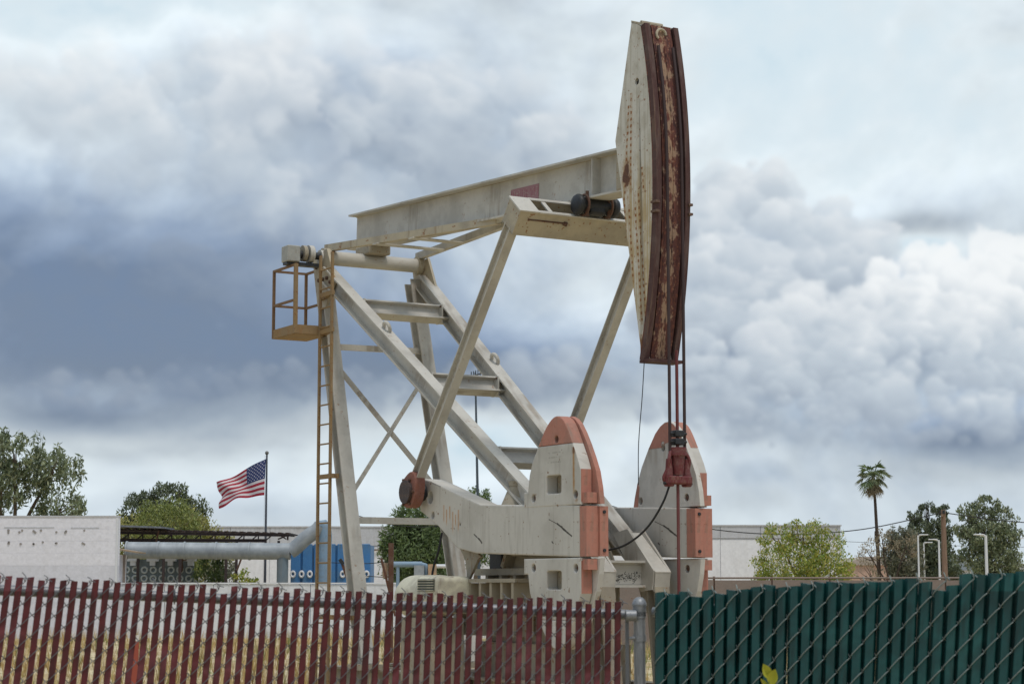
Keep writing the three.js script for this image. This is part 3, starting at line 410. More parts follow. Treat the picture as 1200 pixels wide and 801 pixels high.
// dir: where the fence runs to, len metres, pitch of the slats, top height by run, lean of the slats by run
function slatFence(o) {
  const fence = thing(o.name, o.label, 'fence', POST, Math.atan2(-o.dir[1], o.dir[0]));
  const front = o.dir[0] < 0 ? -1 : 1, r = rngOf(o.seed), n = Math.floor((o.len - 0.05) / o.pitch), wires = [];
  const sl = (s) => Math.tan(o.lean(s)); // sideways run per metre of height, from the top down
  for (let i = 0; i < n; i++) {
    const s = 0.06 + (i + 0.5) * o.pitch, top = o.top(s) + (r() - 0.5) * (r() > 0.85 ? 0.03 : 0.011) - (o.short?.[i] ?? 0), k = sl(s), h = top - 0.04, w = o.width * (0.95 + 0.1 * r());
    const q0 = -o.pitch / 2 - 0.011, q1 = o.pitch / 2 - 0.0116;
    const shape = o.wing ? poly([[-w / 2, 0.004], [-w / 2, -0.004], [-0.002, -0.006], [-0.002, -0.025], [q0, -0.025], [q0, -0.028], [q1, -0.028], [q1, -0.025], [0.002, -0.025], [0.002, -0.006], [w / 2, -0.004], [w / 2, 0.004], [w / 2 - 0.003, 0.007], [-w / 2 + 0.003, 0.007]])
      : poly([[-w / 2, -0.003], [-w / 2 + 0.002, -0.005], [w / 2 - 0.002, -0.005], [w / 2, -0.003], [w / 2, 0.003], [w / 2 - 0.002, 0.005], [-w / 2 + 0.002, 0.005], [-w / 2, 0.003]]);
    const g = new THREE.ExtrudeGeometry(shape, { depth: h, bevelEnabled: false }).toNonIndexed().rotateX(-Math.PI / 2), p = g.attributes.position, uv = g.attributes.uv;
    const tilt = (r() - 0.5) * (r() > 0.9 ? 0.03 : 0.007), cut = (r() - 0.5) * 0.3, bow = (r() - 0.5) * 0.004;
    for (let j = 0; j < p.count; j++) { const y = p.getY(j), x = p.getX(j), z = -p.getZ(j) * front; const yy = y > h * 0.5 ? y + x * cut : y; p.setXYZ(j, s + x - (h - yy) * (k + tilt) * (o.dir[0] < 0 ? -1 : 1), yy + 0.04, z + bow); uv.setXY(j, (s + x) / 2.6, (yy + 0.04) / 1.3 - 0.26); }
    if (front > 0) for (let j = 0; j < p.count; j += 3) { for (const a of [p, uv]) for (let c = 0; c < a.itemSize; c++) { const q = a.array[j * a.itemSize + c]; a.array[j * a.itemSize + c] = a.array[(j + 1) * a.itemSize + c]; a.array[(j + 1) * a.itemSize + c] = q; } }
    g.computeVertexNormals();
    part(fence, 'slat', g, o.mat);
    // the picket wire that winds round this slat: in front up to the right, behind up to the left
    const pts = [], rise = o.pitch * 1.02, T = o.top(s) - 0.012, half = o.pitch / 2 * 0.96;
    const flip = o.dir[0] < 0 ? -1 : 1, nn = Math.ceil(1.2 / rise);
    for (let q = 0; q <= nn; q++) { const y = T - (q + (i % 2 ? 0 : 0)) * rise - ((i % 2) ^ 0 ? rise : 0) * 1 + 0, right = q % 2 === 0; const xs = s + (right ? half : -half) * flip - (T - y) * k * flip; pts.push(V(xs, y, 0)); if (q < nn) { const inFront = right; for (const t of [0.14, 0.5, 0.86]) pts.push(V(xs - (right ? 1 : -1) * 2 * half * flip * t - rise * t * k * flip, y - rise * t, front * (inFront ? (t === 0.5 ? 0.0125 : 0.0105) : (o.wing ? -0.012 : -0.0125)))); } }
    wires.push(new THREE.TubeGeometry(new THREE.CatmullRomCurve3(pts, false, 'catmullrom', 0.3), pts.length, o.wire, 5).toNonIndexed());
    if (i % 2 === 0) { const q = pts[0]; wires.push(tube([q.clone(), V(q.x + 0.004, q.y + 0.012, 0.004 * front), V(q.x + flip * 0.016, q.y + 0.008 - 0.006 * r(), 0.012 * front)], o.wire * 0.95, 5, 6)); wires.push(tube([q.clone(), V(q.x - 0.003, q.y + 0.014, 0), V(q.x - flip * 0.01, q.y + 0.022 + 0.008 * r(), -0.006 * front)], o.wire * 0.95, 5, 6)); }
  }
  const mesh = part(fence, 'chain_link_mesh', wires, o.wireMat); mesh.userData.kind = 'stuff';
  part(fence, 'top_rail', rod(V(0.03, o.top(0) - o.drop, -(o.wing ? 0.05 : 0.034) * front), V(o.len, o.top(o.len) - o.drop, -(o.wing ? 0.05 : 0.034) * front), 0.0175, 16), galv);
  for (let s = 2.9; s < o.len; s += 2.4) part(fence, 'line_post', rod(V(s, 0, -0.09 * front), V(s, o.top(s) - 0.03, -0.09 * front), 0.022, 14), galv);
  for (let s = 0.4; s < o.len; s += 0.6) part(fence, 'tie_wire', new THREE.TorusGeometry(0.024, 0.0022, 5, 14).toNonIndexed().rotateY(Math.PI / 2).translate(s, o.top(s) - o.drop, -(o.wing ? 0.05 : 0.03) * front), wireMat);
  if (!o.wing) part(fence, 'tension_bar', box(0.012, 1.5, 0.006, 0.045, 0.8, 0), wireMat);
  return fence;
}
slatFence({ name: 'red_slat_fence', label: 'chain link fence with narrow dark red slats running left from the post', dir: [-1, 0.22].map((x) => x / Math.hypot(1, 0.22)), len: 2.9, pitch: 0.0349, width: 0.0208, top: (s) => lerp(1.597, 1.685, s / 2.2), lean: (s) => lerp(0.5, 6, s / 2.2) * DEG, drop: 0.042, seed: 61, mat: redMat, wire: 0.0017, wireMat, short: { 39: 0.03, 24: 0.012, 52: 0.008, 12: 0.01 } });
slatFence({ name: 'green_slat_fence', label: 'chain link fence tightly filled with dark green slats on the right', dir: [1, 0.617].map((x) => x / Math.hypot(1, 0.617)), len: 2.3, pitch: 0.0458, width: 0.0295, wing: true, top: (s) => lerp(1.624, 1.7, s / 1.4), lean: (s) => lerp(0.5, 5.5, s / 1.4) * DEG, drop: 0.06, seed: 67, mat: greenMat, wire: 0.0021, wireMat: wireGreen, short: { 22: 0.04, 23: 0.034, 3: 0.006, 9: 0.008 } });
const post = thing('corner_post', 'galvanised corner post with a domed cap between the red and green fences', 'post', POST);
part(post, 'shaft', rod(V(0, 0, 0), V(0, 1.59, 0), 0.0205, 20), galv);
part(post, 'dome_cap', new THREE.LatheGeometry([[0.0235, -0.045], [0.0235, -0.01], [0.026, -0.008], [0.025, 0], [0.02, 0.012], [0.011, 0.02], [0, 0.023]].map(([x, y]) => new THREE.Vector2(x, y)), 20).translate(0, 1.595, 0), galv);
for (const [y, h] of [[1.555, 0.022], [1.475, 0.022], [1.2, 0.02]]) part(post, 'brace_band', [new THREE.CylinderGeometry(0.0235, 0.0235, h, 20).toNonIndexed().translate(0, y, 0), rod(V(-0.035, y, 0.012), V(-0.015, y, 0.018), 0.006)], galv);
part(post, 'rail_cup', rod(V(-0.05, 1.553, 0.034), V(-0.014, 1.553, 0.03), 0.0195, 14), galv);

// budding plant in front of the green fence
const leafY = new THREE.MeshPhysicalMaterial({ color: 0xb5b433, roughness: 0.6, transmission: 0.25, thickness: 0, side: THREE.DoubleSide });
const bud = thing('budding_plant', 'yellow green shoot with curled leaves in front of the green fence', 'plant', [0.765, 0.035, -6.0]);
function leaf(len, w, bend) { const g = new THREE.PlaneGeometry(1, 1, 6, 10), p = g.attributes.position; for (let i = 0; i < p.count; i++) { const t = p.getY(i) + 0.5, x = p.getX(i) * 2, ww = w * Math.sin(Math.PI * Math.pow(t, 0.75)) * 0.5; p.setXYZ(i, x * ww, len * t * (1 - 0.15 * t), bend * t * t * len + Math.abs(x) * ww * 0.8); } g.computeVertexNormals(); return g; }
part(bud, 'stem', taper([V(0.01, 0, 0), V(0.02, 0.5, 0), V(-0.01, 1, 0.01), V(0.0, 1.36, 0)], 0.008, 0.003), std({ color: 0x6a7a35 }));
for (const [x, y, len, w, b, ry, rz] of [[0, 1.345, 0.058, 0.03, 0.3, 0.3, 0.5], [0.006, 1.325, 0.06, 0.034, 0.25, -0.4, -0.35], [-0.002, 1.31, 0.05, 0.026, 0.3, 1.2, 0.9], [0, 1.2, 0.12, 0.05, 0.5, 1.4, 0.8], [0, 1.1, 0.13, 0.055, 0.5, -1.2, -0.9], [0, 0.95, 0.15, 0.06, 0.6, 2.4, 0.9], [0, 0.8, 0.15, 0.06, 0.6, -2.2, -0.8]]) part(bud, 'leaf', leaf(len, w, b).rotateY(ry).rotateZ(rz).translate(x, y, 0), leafY);

// ---------------------------------------------------------------- trees
function crownGeo(lobes, count, size, seed, droop = 0, stretch = 1) { // small leaf faces through the crown, gathered in clumps
  const r = rngOf(seed), pos = [], nor = [], uv = [], tot = lobes.reduce((s, l) => s + l[3] * l[4] * l[5], 0), v = V(0, 0, 0), e = new THREE.Euler(), q = new THREE.Quaternion();
  for (const [cx, cy, cz, rx, ry, rz] of lobes) {
    const m = Math.round(count * rx * ry * rz / tot), per = 34, clumps = Math.max(4, Math.round(m / per));
    for (let c = 0; c < clumps; c++) {
      let x, y, z; do { x = r() * 2 - 1; y = r() * 2 - 1; z = r() * 2 - 1; } while (x * x + y * y + z * z > 1); const d = Math.hypot(x, y, z), k = Math.pow(d, -0.5) * (0.85 + 0.3 * r()); x *= k; y *= k; z *= k;
      const cr = (0.16 + 0.16 * r()) * Math.min(rx, ry) + size * 0.8;
      for (let i = 0; i < per; i++) {
        const a = r() * 6.283, b = Math.acos(2 * r() - 1), t = Math.cbrt(r()) * cr, sz = size * (0.6 + 0.8 * r());
        const px = cx + x * rx + t * Math.sin(b) * Math.cos(a), py = cy + y * ry + t * Math.cos(b) * (1 + droop) - droop * t * 0.7, pz = cz + z * rz + t * Math.sin(b) * Math.sin(a);
        e.set(r() * 3 - 1.5 , r() * 6.283, (r() - 0.5) * 2 + droop); q.setFromEuler(e);
        const w = sz * 0.42, h = sz * stretch, P4 = [[0, -h], [w, 0], [0, h], [-w, 0]].map(([lx, ly]) => V(lx, ly, 0).applyQuaternion(q)); v.set(0, 0, 1).applyQuaternion(q);
        const tone = r();
        for (const j of [0, 1, 2, 0, 2, 3]) { pos.push(px + P4[j].x, py + P4[j].y, pz + P4[j].z); nor.push(v.x, v.y, v.z); uv.push(tone, 0.5); }
      }
    }
  }
  const g = new THREE.BufferGeometry(); g.setAttribute('position', new THREE.Float32BufferAttribute(pos, 3)); g.setAttribute('normal', new THREE.Float32BufferAttribute(nor, 3)); g.setAttribute('uv', new THREE.Float32BufferAttribute(uv, 2)); return g;
}
function foliage(tones) { const cs = tones.map(hex); const map = tex(64, 4, (u) => { const t = u * (cs.length - 1), i = Math.min(cs.length - 2, Math.floor(t)); return mixc(cs[i], cs[i + 1], t - i); }); map.wrapS = map.wrapT = THREE.ClampToEdgeWrapping; return new THREE.MeshPhysicalMaterial({ map, roughness: 0.75, transmission: 0.34, thickness: 0, side: THREE.DoubleSide }); }
const bark = std({ map: tex(128, 256, (u, v) => { const c = tf(u * 2, v, 16, 4, 601); return mixc(hex(0x4c4136), hex(0x8a7a68), c); }), roughness: 0.95 }), barkDark = std({ map: tex(128, 256, (u, v) => mixc(hex(0x2e2722), hex(0x5c4e42), tf(u * 2, v, 16, 4, 611))), roughness: 0.95 });
const euc = foliage([0x5d694f, 0x75825f, 0x8b956e, 0xa3a682]), dark = foliage([0x505c44, 0x667254, 0x7c8562]), olive = foliage([0x868a48, 0xa09f54, 0xb4ad66]), green = foliage([0x4e6236, 0x637842, 0x788c50]), oliveGreen = foliage([0x6c7a3c, 0x84904a, 0x9aa058]), lime = foliage([0x67822f, 0x8ba03c, 0xaeb04a, 0xc4b558]), greyGreen = foliage([0x636a55, 0x7d816b, 0x938f76]), dry = foliage([0x81775f, 0x9c9078, 0xb0a185]);
// px, Z: where the trunk stands; w, h in metres; lobes given as shares of the width and height
function tree(name, label, px, Z, w, h, lobes, mat, o = {}) {
  const base = at(px, 688, Z), t = thing(name, label, 'tree', [base.x, 0, -Z], 0, o.group), r = rngOf(o.seed ?? 7), th = h * (o.trunk ?? 0.4), tr = o.radius ?? h * 0.022, L = lobes.map(([x, y, z, a, b, c]) => [x * w, y * h, z * w, a * w, b * h, c * w]);
  const wood = [taper([V(0, 0, 0), V((r() - 0.5) * 0.1 * h, th * 0.5, 0), V((o.lean ?? 0) * w, th, 0)], tr * 1.3, tr * 0.75, 9)];
  for (const [x, y, z, a, b, c] of L) { const s = V((o.lean ?? 0) * w, th * (0.75 + 0.25 * r()), 0), m = V(x * 0.5 + (r() - 0.5) * 0.3, lerp(s.y, y, 0.55), z * 0.5), e = V(x, y, z); wood.push(taper([s, m, e], tr * 0.6, tr * 0.22, 6, 8)); for (let k = 0; k < 5; k++) { const f = V(x + (r() - 0.5) * 1.7 * a, y + (r() - 0.2) * 1.2 * b, z + (r() - 0.5) * 1.7 * c); wood.push(taper([m.clone().lerp(e, 0.2 + 0.8 * r()), m.clone().lerp(f, 0.6).add(V(0, -0.05 * b, 0)), f], tr * 0.24, tr * 0.06, 5, 6)); } }
  part(t, 'trunk', wood, o.bark ?? bark);
  if (mat) part(t, 'crown', crownGeo(L, o.leaves ?? 3500, o.leaf ?? 0.13, (o.seed ?? 7) * 31, o.droop ?? 0, o.stretch ?? 1), mat);
  return t;
}
tree('eucalyptus_tree', 'tall feathery eucalyptus with pale branches behind the white building', 12, 88, 7, 9.1, [[-0.25, 0.86, 0, 0.2, 0.1, 0.2], [0.02, 0.82, 0.1, 0.2, 0.1, 0.2], [0.25, 0.74, 0, 0.17, 0.1, 0.2], [-0.1, 0.66, 0.1, 0.26, 0.09, 0.2], [0.3, 0.56, 0, 0.16, 0.09, 0.2], [-0.3, 0.5, 0, 0.25, 0.1, 0.2], [0.1, 0.44, 0, 0.24, 0.06, 0.2]], euc, { seed: 3, leaves: 13520, leaf: 0.096, trunk: 0.36, droop: 0.4, stretch: 1.5 });
tree('dark_tree', 'dark green tree rising behind the yellowish trees, left of the flag', 188, 104, 5.2, 7.3, [[-0.2, 0.78, 0, 0.22, 0.11, 0.22], [0.08, 0.84, 0, 0.2, 0.12, 0.2], [0.3, 0.74, 0, 0.16, 0.12, 0.2], [-0.38, 0.66, 0, 0.14, 0.08, 0.14], [0, 0.6, 0, 0.4, 0.15, 0.3]], dark, { seed: 5, leaves: 14196, leaf: 0.102 });
tree('olive_tree', 'round yellow green tree above the middle of the dark shed roof', 194, 94, 3.4, 6.0, [[0, 0.76, 0, 0.46, 0.2, 0.4], [0.1, 0.5, 0, 0.44, 0.2, 0.4]], oliveGreen, { seed: 8, leaves: 9464, leaf: 0.077 });
tree('olive_tree', 'sparse yellowish tree above the right part of the shed roof', 226, 96, 3.2, 5.7, [[-0.1, 0.74, 0, 0.36, 0.2, 0.4], [0.3, 0.6, 0, 0.28, 0.2, 0.3], [0, 0.45, 0, 0.44, 0.16, 0.4]], olive, { seed: 9, leaves: 8736, leaf: 0.083 });
tree('olive_tree', 'olive green tree next to the white building, over the shed roof', 156, 98, 2.6, 5.6, [[0, 0.72, 0, 0.44, 0.2, 0.4], [0, 0.45, 0, 0.44, 0.2, 0.4]], olive, { seed: 10, leaves: 4680, leaf: 0.083 });
tree('weeping_tree', 'dense drooping green tree behind the crank pin', 487, 92, 3.4, 5.7, [[-0.02, 0.83, 0, 0.3, 0.14, 0.3], [-0.26, 0.68, 0, 0.24, 0.16, 0.3], [0.25, 0.7, 0, 0.26, 0.16, 0.3], [0, 0.56, 0.1, 0.46, 0.18, 0.4], [0.1, 0.4, 0, 0.4, 0.16, 0.4]], green, { seed: 12, leaves: 20280, leaf: 0.077, droop: 0.9, stretch: 1.6 });
tree('distant_tree', 'distant treetop seen left of the thin antenna mast', 540, 128, 2.9, 8.3, [[0, 0.86, 0, 0.4, 0.09, 0.4], [0, 0.7, 0, 0.42, 0.12, 0.4], [0, 0.5, 0, 0.44, 0.16, 0.4]], euc, { seed: 14, leaves: 4680, leaf: 0.102 });
tree('distant_tree', 'distant treetop seen just right of the thin antenna mast', 561, 126, 2, 8.2, [[0, 0.87, 0, 0.36, 0.09, 0.4], [0, 0.7, 0, 0.46, 0.12, 0.4], [0, 0.5, 0, 0.44, 0.14, 0.4]], green, { seed: 15, leaves: 4160, leaf: 0.102 });
tree('broadleaf_tree', 'loose yellow green broadleaf tree in front of the white warehouse', 938, 76, 3.7, 4.45, [[-0.22, 0.78, 0, 0.2, 0.13, 0.22], [0.05, 0.82, 0, 0.2, 0.13, 0.2], [0.3, 0.72, 0, 0.18, 0.16, 0.2], [-0.12, 0.55, 0.1, 0.34, 0.2, 0.3], [0.24, 0.5, 0.1, 0.28, 0.2, 0.3], [0.44, 0.5, 0, 0.1, 0.1, 0.14], [-0.3, 0.36, 0, 0.2, 0.16, 0.2], [0.05, 0.3, 0.1, 0.4, 0.16, 0.3]], lime, { seed: 18, leaves: 22724, leaf: 0.054 });
tree('bare_tree', 'grey twiggy tree with few leaves left of the fat utility pole', 1046, 98, 3.6, 4.9, [[-0.3, 0.66, 0, 0.2, 0.16, 0.2], [-0.12, 0.82, 0, 0.2, 0.1, 0.2], [0.2, 0.75, 0, 0.2, 0.16, 0.2], [-0.36, 0.45, 0, 0.16, 0.12, 0.2]], dry, { seed: 21, leaves: 2340, leaf: 0.051, trunk: 0.34, bark: barkDark });
tree('drooping_tree', 'brownish drooping tree right beside the palm trunk', 1058, 100, 2.2, 5, [[0, 0.8, 0, 0.4, 0.12, 0.4], [0.05, 0.6, 0, 0.46, 0.16, 0.4], [0.1, 0.42, 0, 0.4, 0.16, 0.4]], greyGreen, { seed: 22, leaves: 7410, leaf: 0.077, droop: 0.8, stretch: 1.5 });
tree('dark_eucalyptus_tree', 'dark narrow eucalyptus behind the brown utility pole', 1091, 118, 3, 6.7, [[-0.3, 0.87, 0, 0.14, 0.06, 0.2], [0, 0.93, 0, 0.15, 0.06, 0.2], [0.3, 0.9, 0, 0.14, 0.07, 0.2], [-0.2, 0.74, 0, 0.3, 0.1, 0.3], [0.2, 0.74, 0, 0.28, 0.1, 0.3], [0, 0.56, 0, 0.48, 0.14, 0.4], [0.1, 0.36, 0, 0.52, 0.14, 0.4]], dark, { seed: 25, leaves: 17472, leaf: 0.096, bark: barkDark });
tree('eucalyptus_tree', 'broad grey green eucalyptus behind the near white lamp at right', 1158, 112, 3.9, 6.8, [[0.0, 0.91, 0, 0.2, 0.08, 0.2], [-0.22, 0.85, 0, 0.18, 0.08, 0.2], [0.2, 0.8, 0, 0.2, 0.1, 0.2], [-0.3, 0.72, 0, 0.18, 0.08, 0.2], [0.36, 0.66, 0, 0.16, 0.1, 0.2], [0, 0.66, 0.1, 0.36, 0.13, 0.3], [-0.4, 0.5, 0, 0.12, 0.05, 0.2], [0.05, 0.46, 0.1, 0.4, 0.15, 0.3], [0.1, 0.28, 0, 0.36, 0.12, 0.3]], euc, { seed: 27, leaves: 19136, leaf: 0.090 });
tree('roadside_tree', 'small far tree at the right edge of the picture', 1196, 150, 1.6, 3.9, [[0, 0.7, 0, 0.44, 0.2, 0.4], [0.1, 0.5, 0, 0.4, 0.2, 0.4]], dark, { seed: 29, leaves: 2340, leaf: 0.077 });
function bush(name, label, px, Z, w, h, mat, seed, n = 900) { const b = at(px, 688, Z), t = thing(name, label, 'bush', [b.x, 0, -Z]), r = rngOf(seed), st = []; for (let k = 0; k < 7; k++) st.push(taper([V(0, 0, 0), V((r() - 0.5) * w * 0.4, h * 0.4, (r() - 0.5) * w * 0.3), V((r() - 0.5) * w * 0.8, h * 0.8, (r() - 0.5) * w * 0.5)], 0.03, 0.008, 5, 6)); part(t, 'stem', st, barkDark); part(t, 'crown', crownGeo([[0, h * 0.62, 0, w * 0.45, h * 0.36, w * 0.4], [w * 0.2, h * 0.35, 0, w * 0.35, h * 0.3, w * 0.3]], n * 2, 0.065, seed * 17), mat); }
bush('climbing_bush', 'green climbing bush hanging under the shed, right of the ring panel', 246, 74, 1.3, 3.1, green, 41, 1700);
bush('shaded_bush', 'grey brown bush under the middle of the shed roof', 258, 78, 1.4, 3, greyGreen, 43, 1300);
bush('leafy_bush', 'bright green bush by the slanted strut under the shed', 280, 71, 0.9, 2.3, lime, 44, 700);
bush('leafy_bush', 'bright green bush just left of the flagpole foot', 300, 71, 0.8, 2.2, lime, 45, 600);
// palm
{ const Z = 100, b = at(1032, 688, Z), t = thing('palm_tree', 'tall thin fan palm with shaggy crown', 'tree', [b.x, 0, -Z]), top = at(1024, 556, Z).sub(b), r = rngOf(77);
  part(t, 'trunk', [taper([V(0, -0.0, 0), V(-0.04, 2, 0), V(top.x * 0.6, top.y + EYE - 2.4, 0), V(top.x, top.y + EYE, 0)], 0.12, 0.06, 10, 14), taper([V(-0.1, 3.9, 0), V(-0.11, 4.1, 0), V(-0.13, 4.45, 0)], 0.15, 0.1, 10, 4)], barkDark);
  const C = V(top.x, top.y + EYE, 0); const fan = (len, n, dir, up, m, name) => { const g = []; const d = V(Math.cos(dir) * Math.cos(up), Math.sin(up), Math.sin(dir) * Math.cos(up)), side = V(-Math.sin(dir), 0, Math.cos(dir)), nn = d.clone().cross(side); const h = C.clone().addScaledVector(d, len * 0.55); g.push(rod(C, h, 0.022, 5)); const pos = [], nor = [], uv = []; for (let k = 0; k < n; k++) { const a = lerp(-1.25, 1.25, k / (n - 1)), e = d.clone().multiplyScalar(Math.cos(a)).addScaledVector(side, Math.sin(a)), tip = h.clone().addScaledVector(e, len * 0.6 * (0.8 + 0.3 * r())).add(V(0, -0.26 * len * (1 - 0.3 * Math.cos(a)) - 0.16 * r(), 0)), w = e.clone().cross(nn).multiplyScalar(0.028); const mid = h.clone().lerp(tip, 0.55).add(V(0, 0.05, 0)); for (const q of [h, mid.clone().add(w), tip, h, tip, mid.clone().sub(w)]) { pos.push(q.x, q.y, q.z); nor.push(nn.x, nn.y, nn.z); uv.push(r(), 0.5); } } const lg = new THREE.BufferGeometry(); lg.setAttribute('position', new THREE.Float32BufferAttribute(pos, 3)); lg.setAttribute('normal', new THREE.Float32BufferAttribute(nor, 3)); lg.setAttribute('uv', new THREE.Float32BufferAttribute(uv, 2)); g.push(lg); part(t, name, g, m); };
  for (let k = 0; k < 26; k++) { const dir = k * 2.4 + r(), up = lerp(1.3, -0.85, Math.pow(k / 25, 0.75)) + (r() - 0.5) * 0.3; fan(0.6 + 0.42 * r(), 13, dir, up, k > 19 ? euc : green, 'frond'); }
  for (let k = 0; k < 16; k++) fan(0.9, 9, r() * 6.28, -1.2 - 0.3 * r(), dry, 'dead_frond');
}

// ---------------------------------------------------------------- buildings and yard behind
const stucco = (base, seed, size = 4, dirt = 0.35) => std({ map: tex(512, 512, (u, v) => { const m = tf(u, v, 4, 5, seed), f = tf(u, v, 64, 3, seed + 6), s = tf(u, v * 0.2, 32, 3, seed + 11); let c = mixc(hex(base), hex(0x8f8b86), dirt * (0.5 * smooth(0.45, 0.75, m) + 0.6 * smooth(0.52, 0.75, s))); const k = 0.95 + 0.08 * f; return [c[0] * k, c[1] * k, c[2] * k]; }, 1 / size, 1 / size), roughness: 0.9 });
const whiteWall = stucco(0xe6e6ee, 701, 4, 0.1), greyBand = stucco(0xc4c6cc, 711, 4, 0.25), whiteClean = stucco(0xe8e9ee, 721, 9, 0.1), lowWallM = stucco(0xdfe2e7, 731, 3, 0.15), pinkWall = stucco(0xc9a896, 741), darkSteel = paint(0x3a2f2e, 751, 0.3, 1.5, 0.8, 0.3), blueM = paint(0x3f78b0, 761, 0.1, 2.5, 0.5, 0.5), ductM = (() => std({ map: tex(256, 256, (u, v) => { const c = 128 + 50 * tf(u, v, 8, 5, 771); return [c, c + 6, c + 11]; }, 0.6, 0.6), roughness: 0.55, metalness: 0.25 }))(), ductBlue = paint(0x7e97ad, 781, 0.05, 2, 0.5, 0.5), whiteP = std({ color: 0xd8dade, roughness: 0.5 }), brownM = paint(0x857870, 791, 0.3, 1.5, 0.9, 0.7), poleBrown = std({ map: tex(64, 256, (u, v) => mixc(hex(0x6a5345), hex(0x97806f), tf(u * 2, v, 16, 4, 795))), roughness: 0.95 });
const greyWall = stucco(0xdadbe4, 706, 4, 0.1), anchorM = std({ color: 0x97928f, roughness: 0.9 });
const X = (px, Z) => (px - 600) / F * Z * 1.0075; // metres to the side, a little above the ground
const Yp = (py, Z) => at(600, py, Z).y;
// white block wall, far left
{ const Z = 65, x1 = X(143, Z), w = 16, h = Yp(605.5, Z), b = thing('white_block_wall', 'tall plain white block wall with rows of old sign anchors, far left', 'wall', [x1 - w / 2, 0, -Z - 0.2]); b.userData.kind = 'thing';
  const rows = 10, rh = h / rows;
  for (let k = 0; k < rows; k++) part(b, 'block_course', box(w, rh - 0.006, 0.4 - (k % 2) * 0.003, 0, rh * (k + 0.5), 0), k < 6 ? greyWall : whiteWall);
  part(b, 'mortar_core', box(w - 0.01, h - 0.02, 0.391, 0, h / 2, 0), greyWall);
  part(b, 'coping', box(w + 0.04, 0.05, 0.44, 0, h + 0.02, 0), greyBand);
  part(b, 'corner_trim', box(0.07, h - 0.02, 0.07, w / 2 - 0.02, h / 2 - 0.01, 0.19), whiteP);
  const r = rngOf(31); for (const py of [622.5, 636]) for (const px of [14, 28, 43, 52, 69, 80, 101]) for (let k = 0; k < 2; k++) if (r() > 0.35) part(b, 'sign_anchor', new THREE.CylinderGeometry(0.02 + 0.025 * r(), 0.04, 0.03, 7).toNonIndexed().rotateX(Math.PI / 2).translate(X(px + 3 * r() + k * 2, Z) - (x1 - w / 2), Yp(py + (r() - 0.5) * 3, Z), 0.21), anchorM);
  for (let k = 0; k < 9; k++) part(b, 'patch', box(0.5 + r() * 1.2, 0.04, 0.012, -6 + k * 1.5 + r(), h - 0.32 - 0.05 * r(), 0.2), greyBand);
}
// low wall along the yard
{ const Z = 66, h = Yp(682.5, Z), x0 = X(143, Z), x1 = X(640, Z), b = thing('low_yard_wall', 'low whitish wall running along the back of the yard', 'wall', [0, 0, -Z]); b.userData.kind = 'thing'; let i = 0; for (let x = x0; x < x1; x += 1.6) part(b, 'panel', box(Math.min(1.58, x1 - x), h - 0.06 + 0.02 * (i++ % 2), 0.14, x + 0.8, (h - 0.06) / 2, 0), lowWallM); part(b, 'coping', box(x1 - x0 + 0.2, 0.05, 0.2, (x0 + x1) / 2, h - 0.02, 0), lowWallM); }
// open shed with a dark roof
{ const Z = 72, b = thing('open_shed', 'open steel shed with a dark rusty roof left of the flagpole', 'shed', [0, 0, -Z]);
  const xa = X(140, Z), xb = X(343, Z), yr = Yp(624, Z), yl = Yp(633.5, Z);
  const nP = 46; for (let k = 0; k < nP; k++) { const w = (xb - xa) / nP; part(b, 'roof_sheet', box(w - 0.01, 0.04, 3.2, xa + w * (k + 0.5), lerp(yr + 0.1, yr - 0.06, k / nP) + (k % 2) * 0.035, -1.2), darkSteel); }
  part(b, 'upper_roof', [bar(V(xa, yr + 0.22, 0.3), V(X(204, Z), yr + 0.15, 0.3), rectS(2.2, 0.06))], galv);
  part(b, 'eave_beam', bar(V(xa, yl + 0.02, 0.35), V(xb - 0.8, yl, 0.35), iS(0.12, 0.12, 0.02, 0.02)), darkSteel);
  part(b, 'upper_chord', bar(V(xa, yr, 0.36), V(xb, yr - 0.1, 0.36), iS(0.1, 0.1, 0.02, 0.02)), darkSteel);
  const r = rngOf(91); for (let k = 0; k < 22; k++) { const x = lerp(xa, xb - 0.6, k / 22); part(b, 'truss_web', bar(V(x, yl, 0.3), V(x + (k % 2 ? 0.28 : 0.02), yr - 0.06, 0.3), rectS(0.04, 0.04), V(1, 0, 0)), darkSteel); }
  for (const px of [154, 168.5, 198, 217, 270, 282, 330.5]) part(b, 'column', bar(V(X(px, Z), 0, 0.2), V(X(px, Z), yl, 0.2), rectS(0.09, 0.09), V(1, 0, 0)), darkSteel);
  part(b, 'slanted_strut', bar(V(X(283, Z), Yp(668, Z), 0.25), V(X(290, Z), Yp(648, Z), 0.25), rectS(0.06, 0.06), V(1, 0, 0)), rustIron);
  part(b, 'slanted_strut', bar(V(X(189, Z), Yp(645, Z), 0.6), V(X(194, Z), Yp(622, Z), 0.6), rectS(0.05, 0.05), V(1, 0, 0)), rustIron);
  part(b, 'end_bracket', [bar(V(xb - 0.05, yr - 0.08, 0.36), V(xb - 0.05, yl + 0.02, 0.36), rectS(0.06, 0.06), V(1, 0, 0)), bar(V(xb - 0.06, yr - 0.1, 0.36), V(xb - 0.4, yl + 0.05, 0.36), rectS(0.05, 0.05), V(1, 0, 0)), bar(V(xb - 0.32, yr - 0.1, 0.36), V(xb - 0.1, yl + 0.05, 0.36), rectS(0.04, 0.04), V(1, 0, 0))], darkSteel);
}
